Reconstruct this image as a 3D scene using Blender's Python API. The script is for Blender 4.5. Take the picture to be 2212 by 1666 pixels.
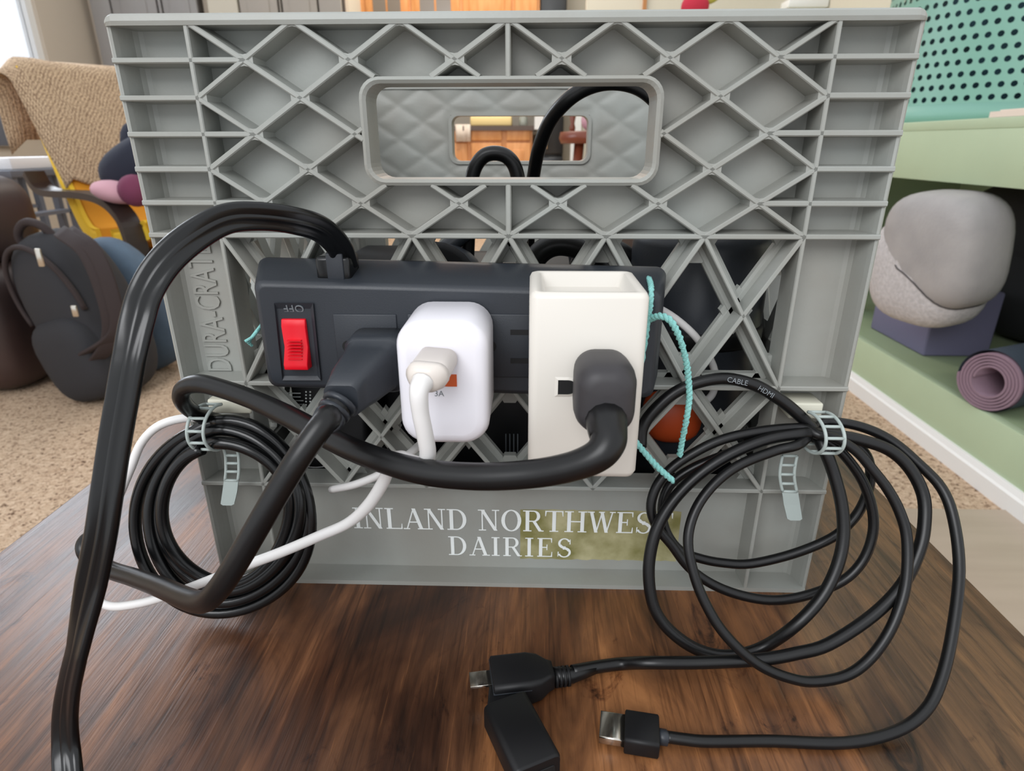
import bpy, bmesh, math, random
from mathutils import Vector, Matrix, Euler
random.seed(7)
SC = bpy.context.scene
COL = SC.collection
for o in list(bpy.data.objects):
    bpy.data.objects.remove(o)

# ------------------------------------------------------------------ camera
FPX, PITCH, YAW, ROLL = 1330.0, .3732, .0313, -.0014
CAM = Vector((.0093, -.2815, .2322))
_F = Vector((-math.sin(YAW)*math.cos(PITCH), math.cos(YAW)*math.cos(PITCH), -math.sin(PITCH)))
_R = Vector((math.cos(YAW), math.sin(YAW), 0))
_U = _R.cross(_F)
_R2 = _R*math.cos(ROLL) + _U*math.sin(ROLL)
_U2 = -_R*math.sin(ROLL) + _U*math.cos(ROLL)
cam = bpy.data.cameras.new('camera')
cam.sensor_width = 36.0
cam.lens = FPX/2212*36
cam.clip_start = .01
cam.dof.use_dof = True
cam.dof.focus_distance = .285
cam.dof.aperture_fstop = 18
camo = bpy.data.objects.new('camera', cam)
COL.objects.link(camo)
camo.matrix_world = Matrix(((_R2.x, _U2.x, -_F.x, CAM.x), (_R2.y, _U2.y, -_F.y, CAM.y), (_R2.z, _U2.z, -_F.z, CAM.z), (0, 0, 0, 1)))
SC.camera = camo

# ------------------------------------------------------------------ world, lights, exposure
w = bpy.data.worlds.new('daylight'); SC.world = w; w.use_nodes = True
bg = w.node_tree.nodes['Background']
bg.inputs[0].default_value = (.93, .96, 1.0, 1)
bg.inputs[1].default_value = 1.15

def area(name, loc, target, sx, sy, power, col):
    l = bpy.data.lights.new(name, 'AREA'); l.shape = 'RECTANGLE'; l.size = sx; l.size_y = sy
    l.energy = power; l.color = col
    o = bpy.data.objects.new(name, l); COL.objects.link(o)
    o.location = loc
    o.rotation_euler = (Vector(target)-Vector(loc)).to_track_quat('-Z', 'Y').to_euler()
    return o
area('window_light_left', (-2.6, 2.4, 1.0), (0, .1, 0), 1.6, 1.2, 34, (.86, .92, 1))
area('fill_light_behind', (-.9, -2.2, 1.7), (0, .1, .1), 1.8, 1.3, 52, (.97, .98, 1))  # added soft frontal fill to brighten the crate face; its source is unseen
area('kitchen_fill_light', (-.3, 4.3, 2.3), (-.3, 4.6, 0), 1.4, .6, 46, (1, .92, .80))  # added warm fill that brightens the kitchen; no lamp is visible there
vs = SC.view_settings
vs.view_transform = 'Standard'; vs.look = 'None'; vs.gamma = 1; vs.use_curve_mapping = False
vs.exposure = 0.0

# ------------------------------------------------------------------ helpers
def ray(px, py): return _F + _R2*((px-1106)/FPX) - _U2*((py-833)/FPX)
def at(px, py, Y):
    d = ray(px, py); return CAM + d*((Y-CAM.y)/d.y)
def atz(px, py, Z):
    d = ray(px, py); return CAM + d*((Z-CAM.z)/d.z)
def atx(px, py, X):
    d = ray(px, py); return CAM + d*((X-CAM.x)/d.x)
def att(px, py, y0, y1, z0=.1, z1=.003):           # on the plane leaning from (y0,z0) to (y1,z1)
    d = ray(px, py); k = (y0-y1)/(z0-z1)
    t = (y1 - CAM.y + k*(CAM.z-z1))/(d.y - k*d.z)
    p = CAM + d*t
    return p
def lin(c):
    return tuple(((v/255)/12.92 if v/255 <= .04045 else ((v/255+.055)/1.055)**2.4) for v in c)

def M(name, rgb, rough=.5, metal=0, spec=.5, var=0, vscale=20, bump=0, bscale=200, rgb2=None, trans=0, emit=0, coat=0, stretch=None, sub=0):
    m = bpy.data.materials.new(name); m.use_nodes = True
    nt = m.node_tree; b = nt.nodes['Principled BSDF']
    c = lin(rgb)
    b.inputs['Base Color'].default_value = (*c, 1)
    b.inputs['Roughness'].default_value = rough
    b.inputs['Metallic'].default_value = metal
    b.inputs['Specular IOR Level'].default_value = spec
    b.inputs['Transmission Weight'].default_value = trans
    b.inputs['Coat Weight'].default_value = coat
    if sub:
        b.inputs['Subsurface Weight'].default_value = sub
        b.inputs['Subsurface Radius'].default_value = (.004, .004, .004)
    if emit:
        b.inputs['Emission Color'].default_value = (*c, 1); b.inputs['Emission Strength'].default_value = emit
    tc = nt.nodes.new('ShaderNodeTexCoord'); src = tc.outputs['Object']
    if stretch:
        mp = nt.nodes.new('ShaderNodeMapping'); mp.inputs['Scale'].default_value = stretch
        nt.links.new(src, mp.inputs[0]); src = mp.outputs[0]
    if var or rgb2:
        n = nt.nodes.new('ShaderNodeTexNoise'); n.inputs['Scale'].default_value = vscale; n.inputs['Detail'].default_value = 6
        nt.links.new(src, n.inputs['Vector'])
        r = nt.nodes.new('ShaderNodeValToRGB')
        c2 = lin(rgb2) if rgb2 else tuple(v*(1-var) for v in c)
        r.color_ramp.elements[0].position = .35; r.color_ramp.elements[1].position = .65
        r.color_ramp.elements[0].color = (*c2, 1); r.color_ramp.elements[1].color = (*c, 1)
        nt.links.new(n.outputs[0], r.inputs[0]); nt.links.new(r.outputs[0], b.inputs['Base Color'])
    if bump:
        n2 = nt.nodes.new('ShaderNodeTexNoise'); n2.inputs['Scale'].default_value = bscale; n2.inputs['Detail'].default_value = 4
        nt.links.new(src, n2.inputs['Vector'])
        bp = nt.nodes.new('ShaderNodeBump'); bp.inputs['Strength'].default_value = bump; bp.inputs['Distance'].default_value = .002
        nt.links.new(n2.outputs[0], bp.inputs['Height']); nt.links.new(bp.outputs[0], b.inputs['Normal'])
    return m

class MB:
    def __init__(s): s.v = []; s.f = []; s.sm = []
    def add(s, vs, fs, smooth=False):
        n = len(s.v); s.v += [tuple(v) for v in vs]
        for f in fs: s.f.append([i+n for i in f]); s.sm.append(smooth)
        return s
    def box(s, x0, x1, y0, y1, z0, z1):
        v = [(x0, y0, z0), (x1, y0, z0), (x1, y1, z0), (x0, y1, z0), (x0, y0, z1), (x1, y0, z1), (x1, y1, z1), (x0, y1, z1)]
        return s.add(v, [(0, 3, 2, 1), (4, 5, 6, 7), (0, 1, 5, 4), (1, 2, 6, 5), (2, 3, 7, 6), (3, 0, 4, 7)])
    def obox(s, c, ax, ay, az):                      # centre and three half-axis vectors
        c, ax, ay, az = map(Vector, (c, ax, ay, az))
        v = [c+ax*i+ay*j+az*k for k in (-1, 1) for (i, j) in ((-1, -1), (1, -1), (1, 1), (-1, 1))]
        return s.add(v, [(0, 3, 2, 1), (4, 5, 6, 7), (0, 1, 5, 4), (1, 2, 6, 5), (2, 3, 7, 6), (3, 0, 4, 7)])
    def loft(s, rings, cap=True, smooth=True, closed=True):
        n = len(rings[0]); base = len(s.v)
        for r in rings: s.v += [tuple(p) for p in r]
        for i in range(len(rings)-1):
            for j in range(n if closed else n-1):
                k = (j+1) % n
                s.f.append([base+i*n+j, base+i*n+k, base+(i+1)*n+k, base+(i+1)*n+j]); s.sm.append(smooth)
        if cap and closed:
            s.f.append([base+j for j in reversed(range(n))]); s.sm.append(False)
            s.f.append([base+(len(rings)-1)*n+j for j in range(n)]); s.sm.append(False)
        return s
    def prism(s, poly, d):                            # polygon (3D points) extruded along vector d
        d = Vector(d); return s.loft([[Vector(p) for p in poly], [Vector(p)+d for p in poly]], smooth=False)
    def tube(s, pts, r, n=10, cap=True):
        pts = [Vector(p) for p in pts]
        rr = r if isinstance(r, (list, tuple)) else [r]*len(pts)
        fr = frames(pts); rings = []
        for (p, t, a, b), q in zip(fr, rr):
            rings.append([p + a*(q*math.cos(2*math.pi*i/n)) + b*(q*math.sin(2*math.pi*i/n)) for i in range(n)])
        return s.loft(rings, cap)
    def ribbon(s, pts, wdirs, prof):                  # profile (u along wdir, v along normal) swept
        pts = [Vector(p) for p in pts]; rings = []
        for i, p in enumerate(pts):
            t = (pts[min(i+1, len(pts)-1)]-pts[max(i-1, 0)]).normalized()
            wv = Vector(wdirs[i]); wv = (wv - t*wv.dot(t)).normalized(); nv = t.cross(wv)
            rings.append([p+wv*u+nv*v for u, v in prof])
        return s.loft(rings)
    def sphere(s, c, rx, ry, rz, n=20, m=12, R=None, e=1.0):
        c = Vector(c); rings = []
        sp = lambda q: math.copysign(abs(q)**e, q)
        for i in range(1, m):
            th = math.pi*i/m
            ring = []
            for j in range(n):
                ph = 2*math.pi*j/n
                v = Vector((rx*sp(math.sin(th))*sp(math.cos(ph)), ry*sp(math.sin(th))*sp(math.sin(ph)), -rz*sp(math.cos(th))))
                if R: v = R @ v
                ring.append(c+v)
            rings.append(ring)
        base = len(s.v); s.loft(rings, cap=False)
        lo = len(s.v); a = Vector((0, 0, -rz)); b = Vector((0, 0, rz))
        if R: a = R @ a; b = R @ b
        s.v += [tuple(c+a), tuple(c+b)]
        for j in range(n):
            k = (j+1) % n
            s.f.append([lo, base+k, base+j]); s.sm.append(True)
            q = base+(m-2)*n
            s.f.append([lo+1, q+j, q+k]); s.sm.append(True)
        return s
    def lathe(s, prof, c, n=24, axis='z'):
        c = Vector(c); rings = []
        for r, h in prof:
            ring = []
            for i in range(n):
                a = 2*math.pi*i/n; u, v = r*math.cos(a), r*math.sin(a)
                ring.append(c+Vector({'z': (u, v, h), 'x': (h, u, v), 'y': (v, h, u)}[axis]))
            rings.append(ring)
        return s.loft(rings)
    def xf(s, mat): s.v = [tuple(mat @ Vector(v)) for v in s.v]; return s

def frames(pts):
    out = []; a = None
    for i, p in enumerate(pts):
        t = (pts[min(i+1, len(pts)-1)]-pts[max(i-1, 0)])
        t = t.normalized() if t.length > 1e-9 else Vector((0, 0, 1))
        if a is None:
            a = t.orthogonal().normalized()
        else:
            a = a - t*a.dot(t)
            a = a.normalized() if a.length > 1e-6 else t.orthogonal().normalized()
        out.append((p, t, a, t.cross(a)))
    return out
def spline(pts, n=8):
    P = [Vector(p) for p in pts]; out = []
    for i in range(len(P)-1):
        p0 = P[i-1] if i else P[0]*2-P[1]; p1, p2 = P[i], P[i+1]
        p3 = P[i+2] if i+2 < len(P) else P[i+1]*2-P[i]
        for k in range(n):
            t = k/n
            out.append(.5*((2*p1)+(p2-p0)*t+(2*p0-5*p1+4*p2-p3)*t*t+(3*p1-p0-3*p2+p3)*t**3))
    out.append(P[-1]); return out
def lerp_list(vals, n):
    out = []
    for i in range(len(vals)-1):
        for k in range(n):
            t = k/n; a, b = vals[i], vals[i+1]
            out.append(a*(1-t)+b*t)
    out.append(vals[-1]); return out
def rrect(x0, x1, z0, z1, r, n=5):
    pts = []
    for cx, cz, a0 in ((x1-r, z1-r, 0), (x0+r, z1-r, 90), (x0+r, z0+r, 180), (x1-r, z0+r, 270)):
        for i in range(n+1):
            a = math.radians(a0+90*i/n); pts.append((cx+r*math.cos(a), cz+r*math.sin(a)))
    return pts

def tag(o, label=None, cat=None, group=None, kind=None):
    if label: o['label'] = label
    if cat: o['category'] = cat
    if group: o['group'] = group
    if kind: o['kind'] = kind
    return o
def empty(name, loc, label=None, cat=None, group=None):
    o = bpy.data.objects.new(name, None); COL.objects.link(o); o.location = loc; o.empty_display_size = .05
    return tag(o, label, cat, group)
def wloc(o):
    v = Vector((0, 0, 0))
    while o: v = v + o.location; o = o.parent
    return v
def obj(name, mb, mat, parent=None, bevel=0, seg=2, label=None, cat=None, group=None, kind=None, smooth=None, fix=False, sharp=False):
    me = bpy.data.meshes.new(name)
    vs = [Vector(v) for v in mb.v]
    if parent:
        off = wloc(parent); loc = Vector((0, 0, 0))
    else:
        lo = Vector([min(v[i] for v in vs) for i in range(3)]); hi = Vector([max(v[i] for v in vs) for i in range(3)])
        off = loc = Vector(((lo.x+hi.x)/2, (lo.y+hi.y)/2, lo.z))
    me.from_pydata([tuple(v-off) for v in vs], [], mb.f)
    me.polygons.foreach_set('use_smooth', mb.sm if smooth is None else [smooth]*len(mb.sm))
    me.materials.append(mat)
    if bevel or fix:
        bm = bmesh.new(); bm.from_mesh(me)
        bmesh.ops.remove_doubles(bm, verts=bm.verts, dist=1e-6)
        bmesh.ops.recalc_face_normals(bm, faces=bm.faces)
        if bevel:
            ed = [e for e in bm.edges if len(e.link_faces) == 2 and e.calc_face_angle(0) > .6]
            bmesh.ops.bevel(bm, geom=ed, offset=bevel, segments=seg, profile=.5, affect='EDGES', clamp_overlap=True)
            for f in bm.faces: f.smooth = True
        bm.to_mesh(me); bm.free()
        if bevel:
            try: me.set_sharp_from_angle(angle=math.radians(50))
            except Exception: pass
    else:
        bm = bmesh.new(); bm.from_mesh(me); bmesh.ops.recalc_face_normals(bm, faces=bm.faces); bm.to_mesh(me); bm.free()
    if sharp:
        me.set_sharp_from_angle(angle=math.radians(38))
    me.update()
    o = bpy.data.objects.new(name, me); COL.objects.link(o)
    o.parent = parent; o.location = loc
    return tag(o, label, cat, group, kind)
def text_mb(body, size, mat4, ext=.0003, align='LEFT', res=3):
    cu = bpy.data.curves.new('lettering', 'FONT'); cu.body = body; cu.size = size; cu.extrude = ext; cu.align_x = align; cu.resolution_u = res
    t = bpy.data.objects.new('lettering', cu); COL.objects.link(t)
    dg = bpy.context.evaluated_depsgraph_get()
    me = bpy.data.meshes.new_from_object(t.evaluated_get(dg))
    mb = MB().add([mat4 @ v.co for v in me.vertices], [list(p.vertices) for p in me.polygons])
    bpy.data.objects.remove(t); bpy.data.curves.remove(cu); bpy.data.meshes.remove(me)
    return mb
# ------------------------------------------------------------------ materials
m_crate = M('grey_crate_plastic', (152, 155, 150), .42, spec=.45, rgb2=(143, 142, 135), vscale=14, bump=.05, bscale=400)
m_print = M('white_print', (232, 236, 234), .5)
m_tape = M('yellowed_tape', (124, 120, 72), .45, rgb2=(176, 170, 132), vscale=62)
m_black = M('black_plastic', (42, 46, 52), .42, spec=.45, bump=.04, bscale=1500)
m_black2 = M('matte_black_plastic', (15, 15, 17), .5, spec=.35)
m_cable = M('black_cable_jacket', (11, 11, 12), .36, spec=.42)
m_cableg = M('glossy_black_cord', (8, 9, 10), .24, spec=.45)
m_gplug = M('dark_grey_rubber', (52, 50, 52), .5, spec=.4)
m_slot = M('slot_dark', (8, 8, 9), .7)
m_white = M('gloss_white_plastic', (232, 230, 236), .25, spec=.5)
m_ivory = M('ivory_plastic', (214, 209, 200), .38, spec=.45)
m_wcable = M('white_cable_jacket', (220, 218, 216), .4)
m_wplug = M('white_plug', (214, 206, 198), .35)
m_orange = M('orange_port', (200, 84, 26), .4)
m_red = M('red_rocker', (222, 12, 34), .35, spec=.35)
m_redd = M('dark_red_plastic', (140, 8, 20), .3)
m_mark = M('grey_marking', (120, 126, 130), .5)
m_tie = M('translucent_tie', (182, 193, 189), .35, trans=.2, spec=.4)
m_mount = M('cream_tie_mount', (205, 203, 186), .4)
m_string = M('mint_string', (140, 205, 200), .8, bump=.5, bscale=1800)
m_steel = M('bright_metal', (205, 200, 190), .22, metal=1)
m_orng = M('orange_plastic', (196, 78, 34), .45)
m_brown = M('brown_card', (112, 92, 80), .7)
m_wallA = M('beige_wall_paint', (205, 198, 182), .8)
m_wallB = M('warm_wall_paint', (196, 184, 168), .8)
m_closet = M('taupe_door', (150, 147, 145), .6)
m_closet2 = M('tan_door', (168, 160, 150), .6)
m_groove = M('dark_gap', (70, 64, 60), .8)
m_oak = M('orange_oak', (222, 158, 100), .45, rgb2=(206, 138, 78), vscale=5, stretch=(6, 6, 1))
m_pane = M('smoky_pane', (120, 112, 104), .15, spec=.6)
m_counter = M('dark_counter', (84, 66, 54), .35)
m_appl = M('black_appliance', (46, 48, 50), .3)
m_trimw = M('white_trim', (228, 228, 226), .5)
m_bench = M('sage_green_paint', (172, 188, 156), .55, var=.05, vscale=6)
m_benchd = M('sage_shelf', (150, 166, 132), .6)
m_dark = M('dark_recess', (24, 28, 28), .9)
m_cush = M('grey_cushion_fabric', (166, 162, 160), .9, rgb2=(150, 147, 146), vscale=9, bump=.3, bscale=160)
m_boucle = M('pale_boucle', (196, 192, 192), .95, var=.2, vscale=120, bump=1, bscale=120)
m_seam = M('dark_seam', (70, 66, 66), .9)
m_mat = M('mauve_mat_foam', (132, 108, 120), .9)
m_matd = M('slate_mat_foam', (62, 72, 84), .9)
m_purple = M('lavender_foam', (112, 110, 138), .8)
m_blackf = M('black_fabric', (28, 29, 31), .9)
m_teal = M('teal_metal', (118, 166, 150), .45, rgb2=(128, 172, 158), vscale=3)
m_tealg = M('teal_green', (28, 128, 112), .4)
m_paper = M('pale_paper', (222, 208, 194), .8)
m_yellow = M('yellow_upholstery', (222, 150, 34), .85, bump=.2, bscale=300)
m_yellowp = M('yellow_lit_edge', (238, 196, 52), .8)  # upholstery edge painted brighter, with the window's light in its colour
m_bent = M('dark_bentwood', (52, 42, 40), .35)
m_navy = M('navy_cloth', (34, 38, 52), .9, bump=.5, bscale=60)
m_pink = M('pink_cloth', (196, 150, 160), .9)
m_maroon = M('maroon_cloth', (110, 50, 76), .9)
m_blue = M('blue_grey_cloth', (84, 104, 124), .85, rgb2=(70, 84, 100), vscale=7)
m_pack = M('charcoal_nylon', (38, 38, 42), .8, bump=.3, bscale=500)
m_packb = M('brown_nylon', (46, 36, 36), .8, bump=.3, bscale=500)
m_leath = M('brown_leather', (62, 44, 40), .5, rgb2=(44, 32, 30), vscale=5)
m_greyt = M('grey_furniture', (92, 96, 106), .5)
m_whitef = M('white_board', (220, 222, 226), .6)
m_vinyl = M('beige_vinyl', (176, 160, 142), .35, rgb2=(168, 152, 134), vscale=3, stretch=(1, 8, 1))
m_stool = M('red_brown_wood', (116, 56, 36), .35)
m_redt = M('crimson_felt', (190, 40, 62), .8)
m_leaf = M('olive_felt', (176, 164, 70), .8)

def carpet_mat():
    m = bpy.data.materials.new('beige_carpet'); m.use_nodes = True
    nt = m.node_tree; b = nt.nodes['Principled BSDF']; b.inputs['Roughness'].default_value = 1; b.inputs['Specular IOR Level'].default_value = .1
    tc = nt.nodes.new('ShaderNodeTexCoord')
    n = nt.nodes.new('ShaderNodeTexNoise'); n.inputs['Scale'].default_value = 95; n.inputs['Detail'].default_value = 5; n.inputs['Roughness'].default_value = .7; n.inputs['Distortion'].default_value = 1.2
    nt.links.new(tc.outputs['Object'], n.inputs['Vector'])
    r = nt.nodes.new('ShaderNodeValToRGB')
    e = r.color_ramp.elements
    e[0].position = .38; e[0].color = (*lin((98, 76, 62)), 1)
    e[1].position = .60; e[1].color = (*lin((216, 192, 166)), 1)
    k = e.new(.44); k.color = (*lin((188, 160, 134)), 1)
    nt.links.new(n.outputs[0], r.inputs[0]); nt.links.new(r.outputs[0], b.inputs['Base Color'])
    bp = nt.nodes.new('ShaderNodeBump'); bp.inputs['Strength'].default_value = .8; bp.inputs['Distance'].default_value = .006
    nt.links.new(n.outputs[0], bp.inputs['Height']); nt.links.new(bp.outputs[0], b.inputs['Normal'])
    return m
m_carpet = carpet_mat()

def table_mat():
    m = bpy.data.materials.new('rustic_brown_wood'); m.use_nodes = True
    nt = m.node_tree; L = nt.links; N = nt.nodes.new
    b = nt.nodes['Principled BSDF']; b.inputs['Roughness'].default_value = .34; b.inputs['Specular IOR Level'].default_value = .5
    tc = N('ShaderNodeTexCoord')
    def noise(scale, sc, det=5, rough=.6, dist=0):
        mp = N('ShaderNodeMapping'); mp.inputs['Scale'].default_value = sc; L.new(tc.outputs['Object'], mp.inputs[0])
        n = N('ShaderNodeTexNoise'); n.inputs['Scale'].default_value = scale; n.inputs['Detail'].default_value = det
        n.inputs['Roughness'].default_value = rough; n.inputs['Distortion'].default_value = dist
        L.new(mp.outputs[0], n.inputs['Vector']); return n.outputs[0]
    def ramp(src, st):
        r = N('ShaderNodeValToRGB'); e = r.color_ramp.elements
        e[0].position, e[0].color = st[0][0], (*lin(st[0][1]), 1)
        e[1].position, e[1].color = st[-1][0], (*lin(st[-1][1]), 1)
        for p, c in st[1:-1]:
            q = e.new(p); q.color = (*lin(c), 1)
        L.new(src, r.inputs[0]); return r.outputs[0]
    def mix(f, a, c, mode='MIX'):
        x = N('ShaderNodeMix'); x.data_type = 'RGBA'; x.blend_type = mode
        if isinstance(f, float): x.inputs[0].default_value = f
        else: L.new(f, x.inputs[0])
        for s, i in ((a, 6), (c, 7)):
            if isinstance(s, tuple): x.inputs[i].default_value = (*lin(s), 1)
            else: L.new(s, x.inputs[i])
        return x.outputs[2]
    fine = noise(1, (420, 14, 1), 4, .6, .3)
    mid = noise(1, (42, 7, 1), 6, .62, 1.6)
    blot = noise(1, (13, 5, 1), 4, .55, .8)
    base = ramp(mid, [(.28, (86, 61, 43)), (.45, (118, 84, 57)), (.58, (146, 105, 70)), (.74, (178, 131, 88))])
    dark = ramp(blot, [(.33, (58, 46, 42)), (.42, (150, 132, 124)), (.52, (255, 255, 255)), (1, (255, 255, 255))])
    c1 = mix(.85, base, dark, 'MULTIPLY')
    # boards of different tone across the top
    sx = N('ShaderNodeSeparateXYZ'); L.new(tc.outputs['Object'], sx.inputs[0])
    wob = N('ShaderNodeMath'); wob.operation = 'ADD'; L.new(sx.outputs[0], wob.inputs[0]); wob.inputs[1].default_value = .3
    brd = ramp(wob.outputs[0], [(.0, (205, 190, 190)), (.245, (205, 190, 190)), (.25, (176, 164, 164)), (.31, (178, 164, 160)), (.315, (240, 222, 205)), (.47, (240, 222, 205)), (.475, (196, 196, 186)), (1, (190, 190, 178))])
    c2 = mix(1.0, c1, brd, 'MULTIPLY')
    spots = noise(1, (34, 16, 1), 6, .7, 2.0)
    c2 = mix(.9, c2, ramp(spots, [(.30, (60, 50, 46)), (.37, (215, 205, 200)), (.42, (255, 255, 255)), (1, (255, 255, 255))]), 'MULTIPLY')
    fr = ramp(fine, [(.30, (150, 140, 135)), (.5, (255, 255, 255)), (.72, (255, 255, 255))])
    c3 = mix(.8, c2, fr, 'MULTIPLY')
    pale = ramp(fine, [(.64, (0, 0, 0)), (.76, (255, 255, 255)), (1, (255, 255, 255))])
    c4 = mix(.35, c3, mix(1.0, pale, (150, 100, 60), 'MULTIPLY'), 'ADD')
    L.new(c4, b.inputs['Base Color'])
    bp = N('ShaderNodeBump'); bp.inputs['Strength'].default_value = .5; bp.inputs['Distance'].default_value = .0006
    L.new(fine, bp.inputs['Height']); L.new(bp.outputs[0], b.inputs['Normal'])
    rr = N('ShaderNodeMapRange'); rr.inputs[3].default_value = .26; rr.inputs[4].default_value = .5
    L.new(mid, rr.inputs[0]); L.new(rr.outputs[0], b.inputs['Roughness'])
    return m
m_table = table_mat()

def weave_mat():
    m = M('tan_crochet', (206, 176, 140), .95)
    nt = m.node_tree; b = nt.nodes['Principled BSDF']
    tc = nt.nodes.new('ShaderNodeTexCoord')
    mp = nt.nodes.new('ShaderNodeMapping'); mp.inputs['Scale'].default_value = (150, 150, 190); nt.links.new(tc.outputs['Object'], mp.inputs[0])
    v = nt.nodes.new('ShaderNodeTexVoronoi'); v.inputs['Scale'].default_value = 1.0; v.inputs['Randomness'].default_value = .35
    nt.links.new(mp.outputs[0], v.inputs['Vector'])
    r = nt.nodes.new('ShaderNodeValToRGB'); r.color_ramp.elements[0].color = (*lin((222, 194, 160)), 1); r.color_ramp.elements[0].position = .25
    r.color_ramp.elements[1].color = (*lin((120, 94, 72)), 1); r.color_ramp.elements[1].position = .7
    nt.links.new(v.outputs['Distance'], r.inputs[0]); nt.links.new(r.outputs[0], b.inputs['Base Color'])
    bp = nt.nodes.new('ShaderNodeBump'); bp.inputs['Strength'].default_value = .8; bp.inputs['Distance'].default_value = .005; bp.invert = True
    nt.links.new(v.outputs['Distance'], bp.inputs['Height']); nt.links.new(bp.outputs[0], b.inputs['Normal'])
    return m
m_weave = weave_mat()
# ------------------------------------------------------------------ the milk crate
X0, CY = -.001, .165
S, ROWH, ZT, HW = .0437, .0142, .279, .165
ZR = [ZT-ROWH*i for i in range(7)]
Z2, Z3 = .1215, .064
BD = .014                                   # depth of the pockets
HX0, HX1, HZ0, HZ1 = -.0625, .0645, .2155, .2585   # outside of the handle ring
crate = empty('milk_crate', (X0, CY, 0), 'grey plastic dairy crate with diamond ribs and a handle slot, standing on the wooden table', 'crate')

def crate_rib_segments(HE):
    segs = []                               # (x0,z0,x1,z1,kind)
    X3 = 3*S
    def clip_handle(p, q):
        (x0, z0), (x1, z1) = p, q; t0, t1 = 0, 1
        dx, dz = x1-x0, z1-z0
        for pp, qq in ((-dx, x0-HX0), (dx, HX1-x0), (-dz, z0-HZ0), (dz, HZ1-z0)):
            if abs(pp) < 1e-12:
                if qq < 0: return [(p, q)]
                continue
            r = qq/pp
            if pp < 0: t0 = max(t0, r)
            else: t1 = min(t1, r)
        if t0 >= t1: return [(p, q)]
        out = []; P = lambda t: (x0+dx*t, z0+dz*t)
        if t0 > .02: out.append((p, P(t0)))
        if t1 < .98: out.append((P(t1), q))
        return out
    for sg in (1, -1):                      # diagonals of the closed upper zone
        for k in range(-6, 4):
            a = None
            r0 = 0 if k >= -3 else 2*(-3-k)
            r1 = min(6, 2*(3-k))
            if r1-r0 < 1: continue
            p = (sg*(k*S+r0*S/2), ZR[0]-ROWH*r0); q = (sg*(k*S+r1*S/2), ZR[0]-ROWH*r1)
            segs += [(*u, *v, 'd') for u, v in clip_handle(p, q)]
    for x in (-X3, X3): segs.append((x, ZT, x, .002, 'v'))
    segs.append((0, ZT, 0, HZ1, 'v')); segs.append((0, HZ0, 0, ZR[6], 'v'))
    for sg in (1, -1):
        for r in range(1, 6):
            segs.append((sg*(X3 if r % 2 == 0 else 2.5*S), ZR[r], sg*HE, ZR[r], 'h'))
    segs.append((-HE, ZR[6], HE, ZR[6], 'h'))
    segs.append((-HE, Z2, HE, Z2, 'h'))
    segs.append((-HE, Z3, HE, Z3, 'h'))
    for (za, zb) in ((ZR[6], Z2), (Z2, Z3)): # open lattice
        for k in range(-3, 3):
            segs.append((k*S, za, (k+1)*S, zb, 'o')); segs.append(((k+1)*S, za, k*S, zb, 'o'))
    return segs
def rib_mb(x0, z0, x1, z1, kind):
    d = Vector((x1-x0, 0, z1-z0)); L = d.length; d /= L; n = Vector((-d.z, 0, d.x))
    if n.z < 0: n = -n
    f, b = (.0011, .0015) if kind != 'h' else (.0012, .0016)
    f += random.uniform(-.00012, .00012)
    dep = BD+.001
    prof = [(-f, .0004), (-f*.6, -.0001), (f*.6, -.0001), (f, .0004), (b, dep), (-b, dep)]
    e = .0004
    rings = []
    for t in (-e, L+e):
        c = Vector((x0, 0, z0))+d*t
        rings.append([c+n*u+Vector((0, v, 0)) for u, v in prof])
    mb = MB().loft(rings, smooth=False)
    if kind == 'o':                          # wide flange behind the thin web
        w2 = .0045
        prof2 = [(-w2+.0012, BD-.0034), (w2-.0012, BD-.0034), (w2, BD-.0022), (w2, BD+.0012), (-w2, BD+.0012), (-w2, BD-.0022)]
        mb.loft([[Vector((x0, 0, z0))+d*t+n*u+Vector((0, v, 0)) for u, v in prof2] for t in (0, L)], smooth=False)
    return mb
SEGS = crate_rib_segments(HW-.0012); SEGS2 = crate_rib_segments(HW-.0185)

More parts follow.
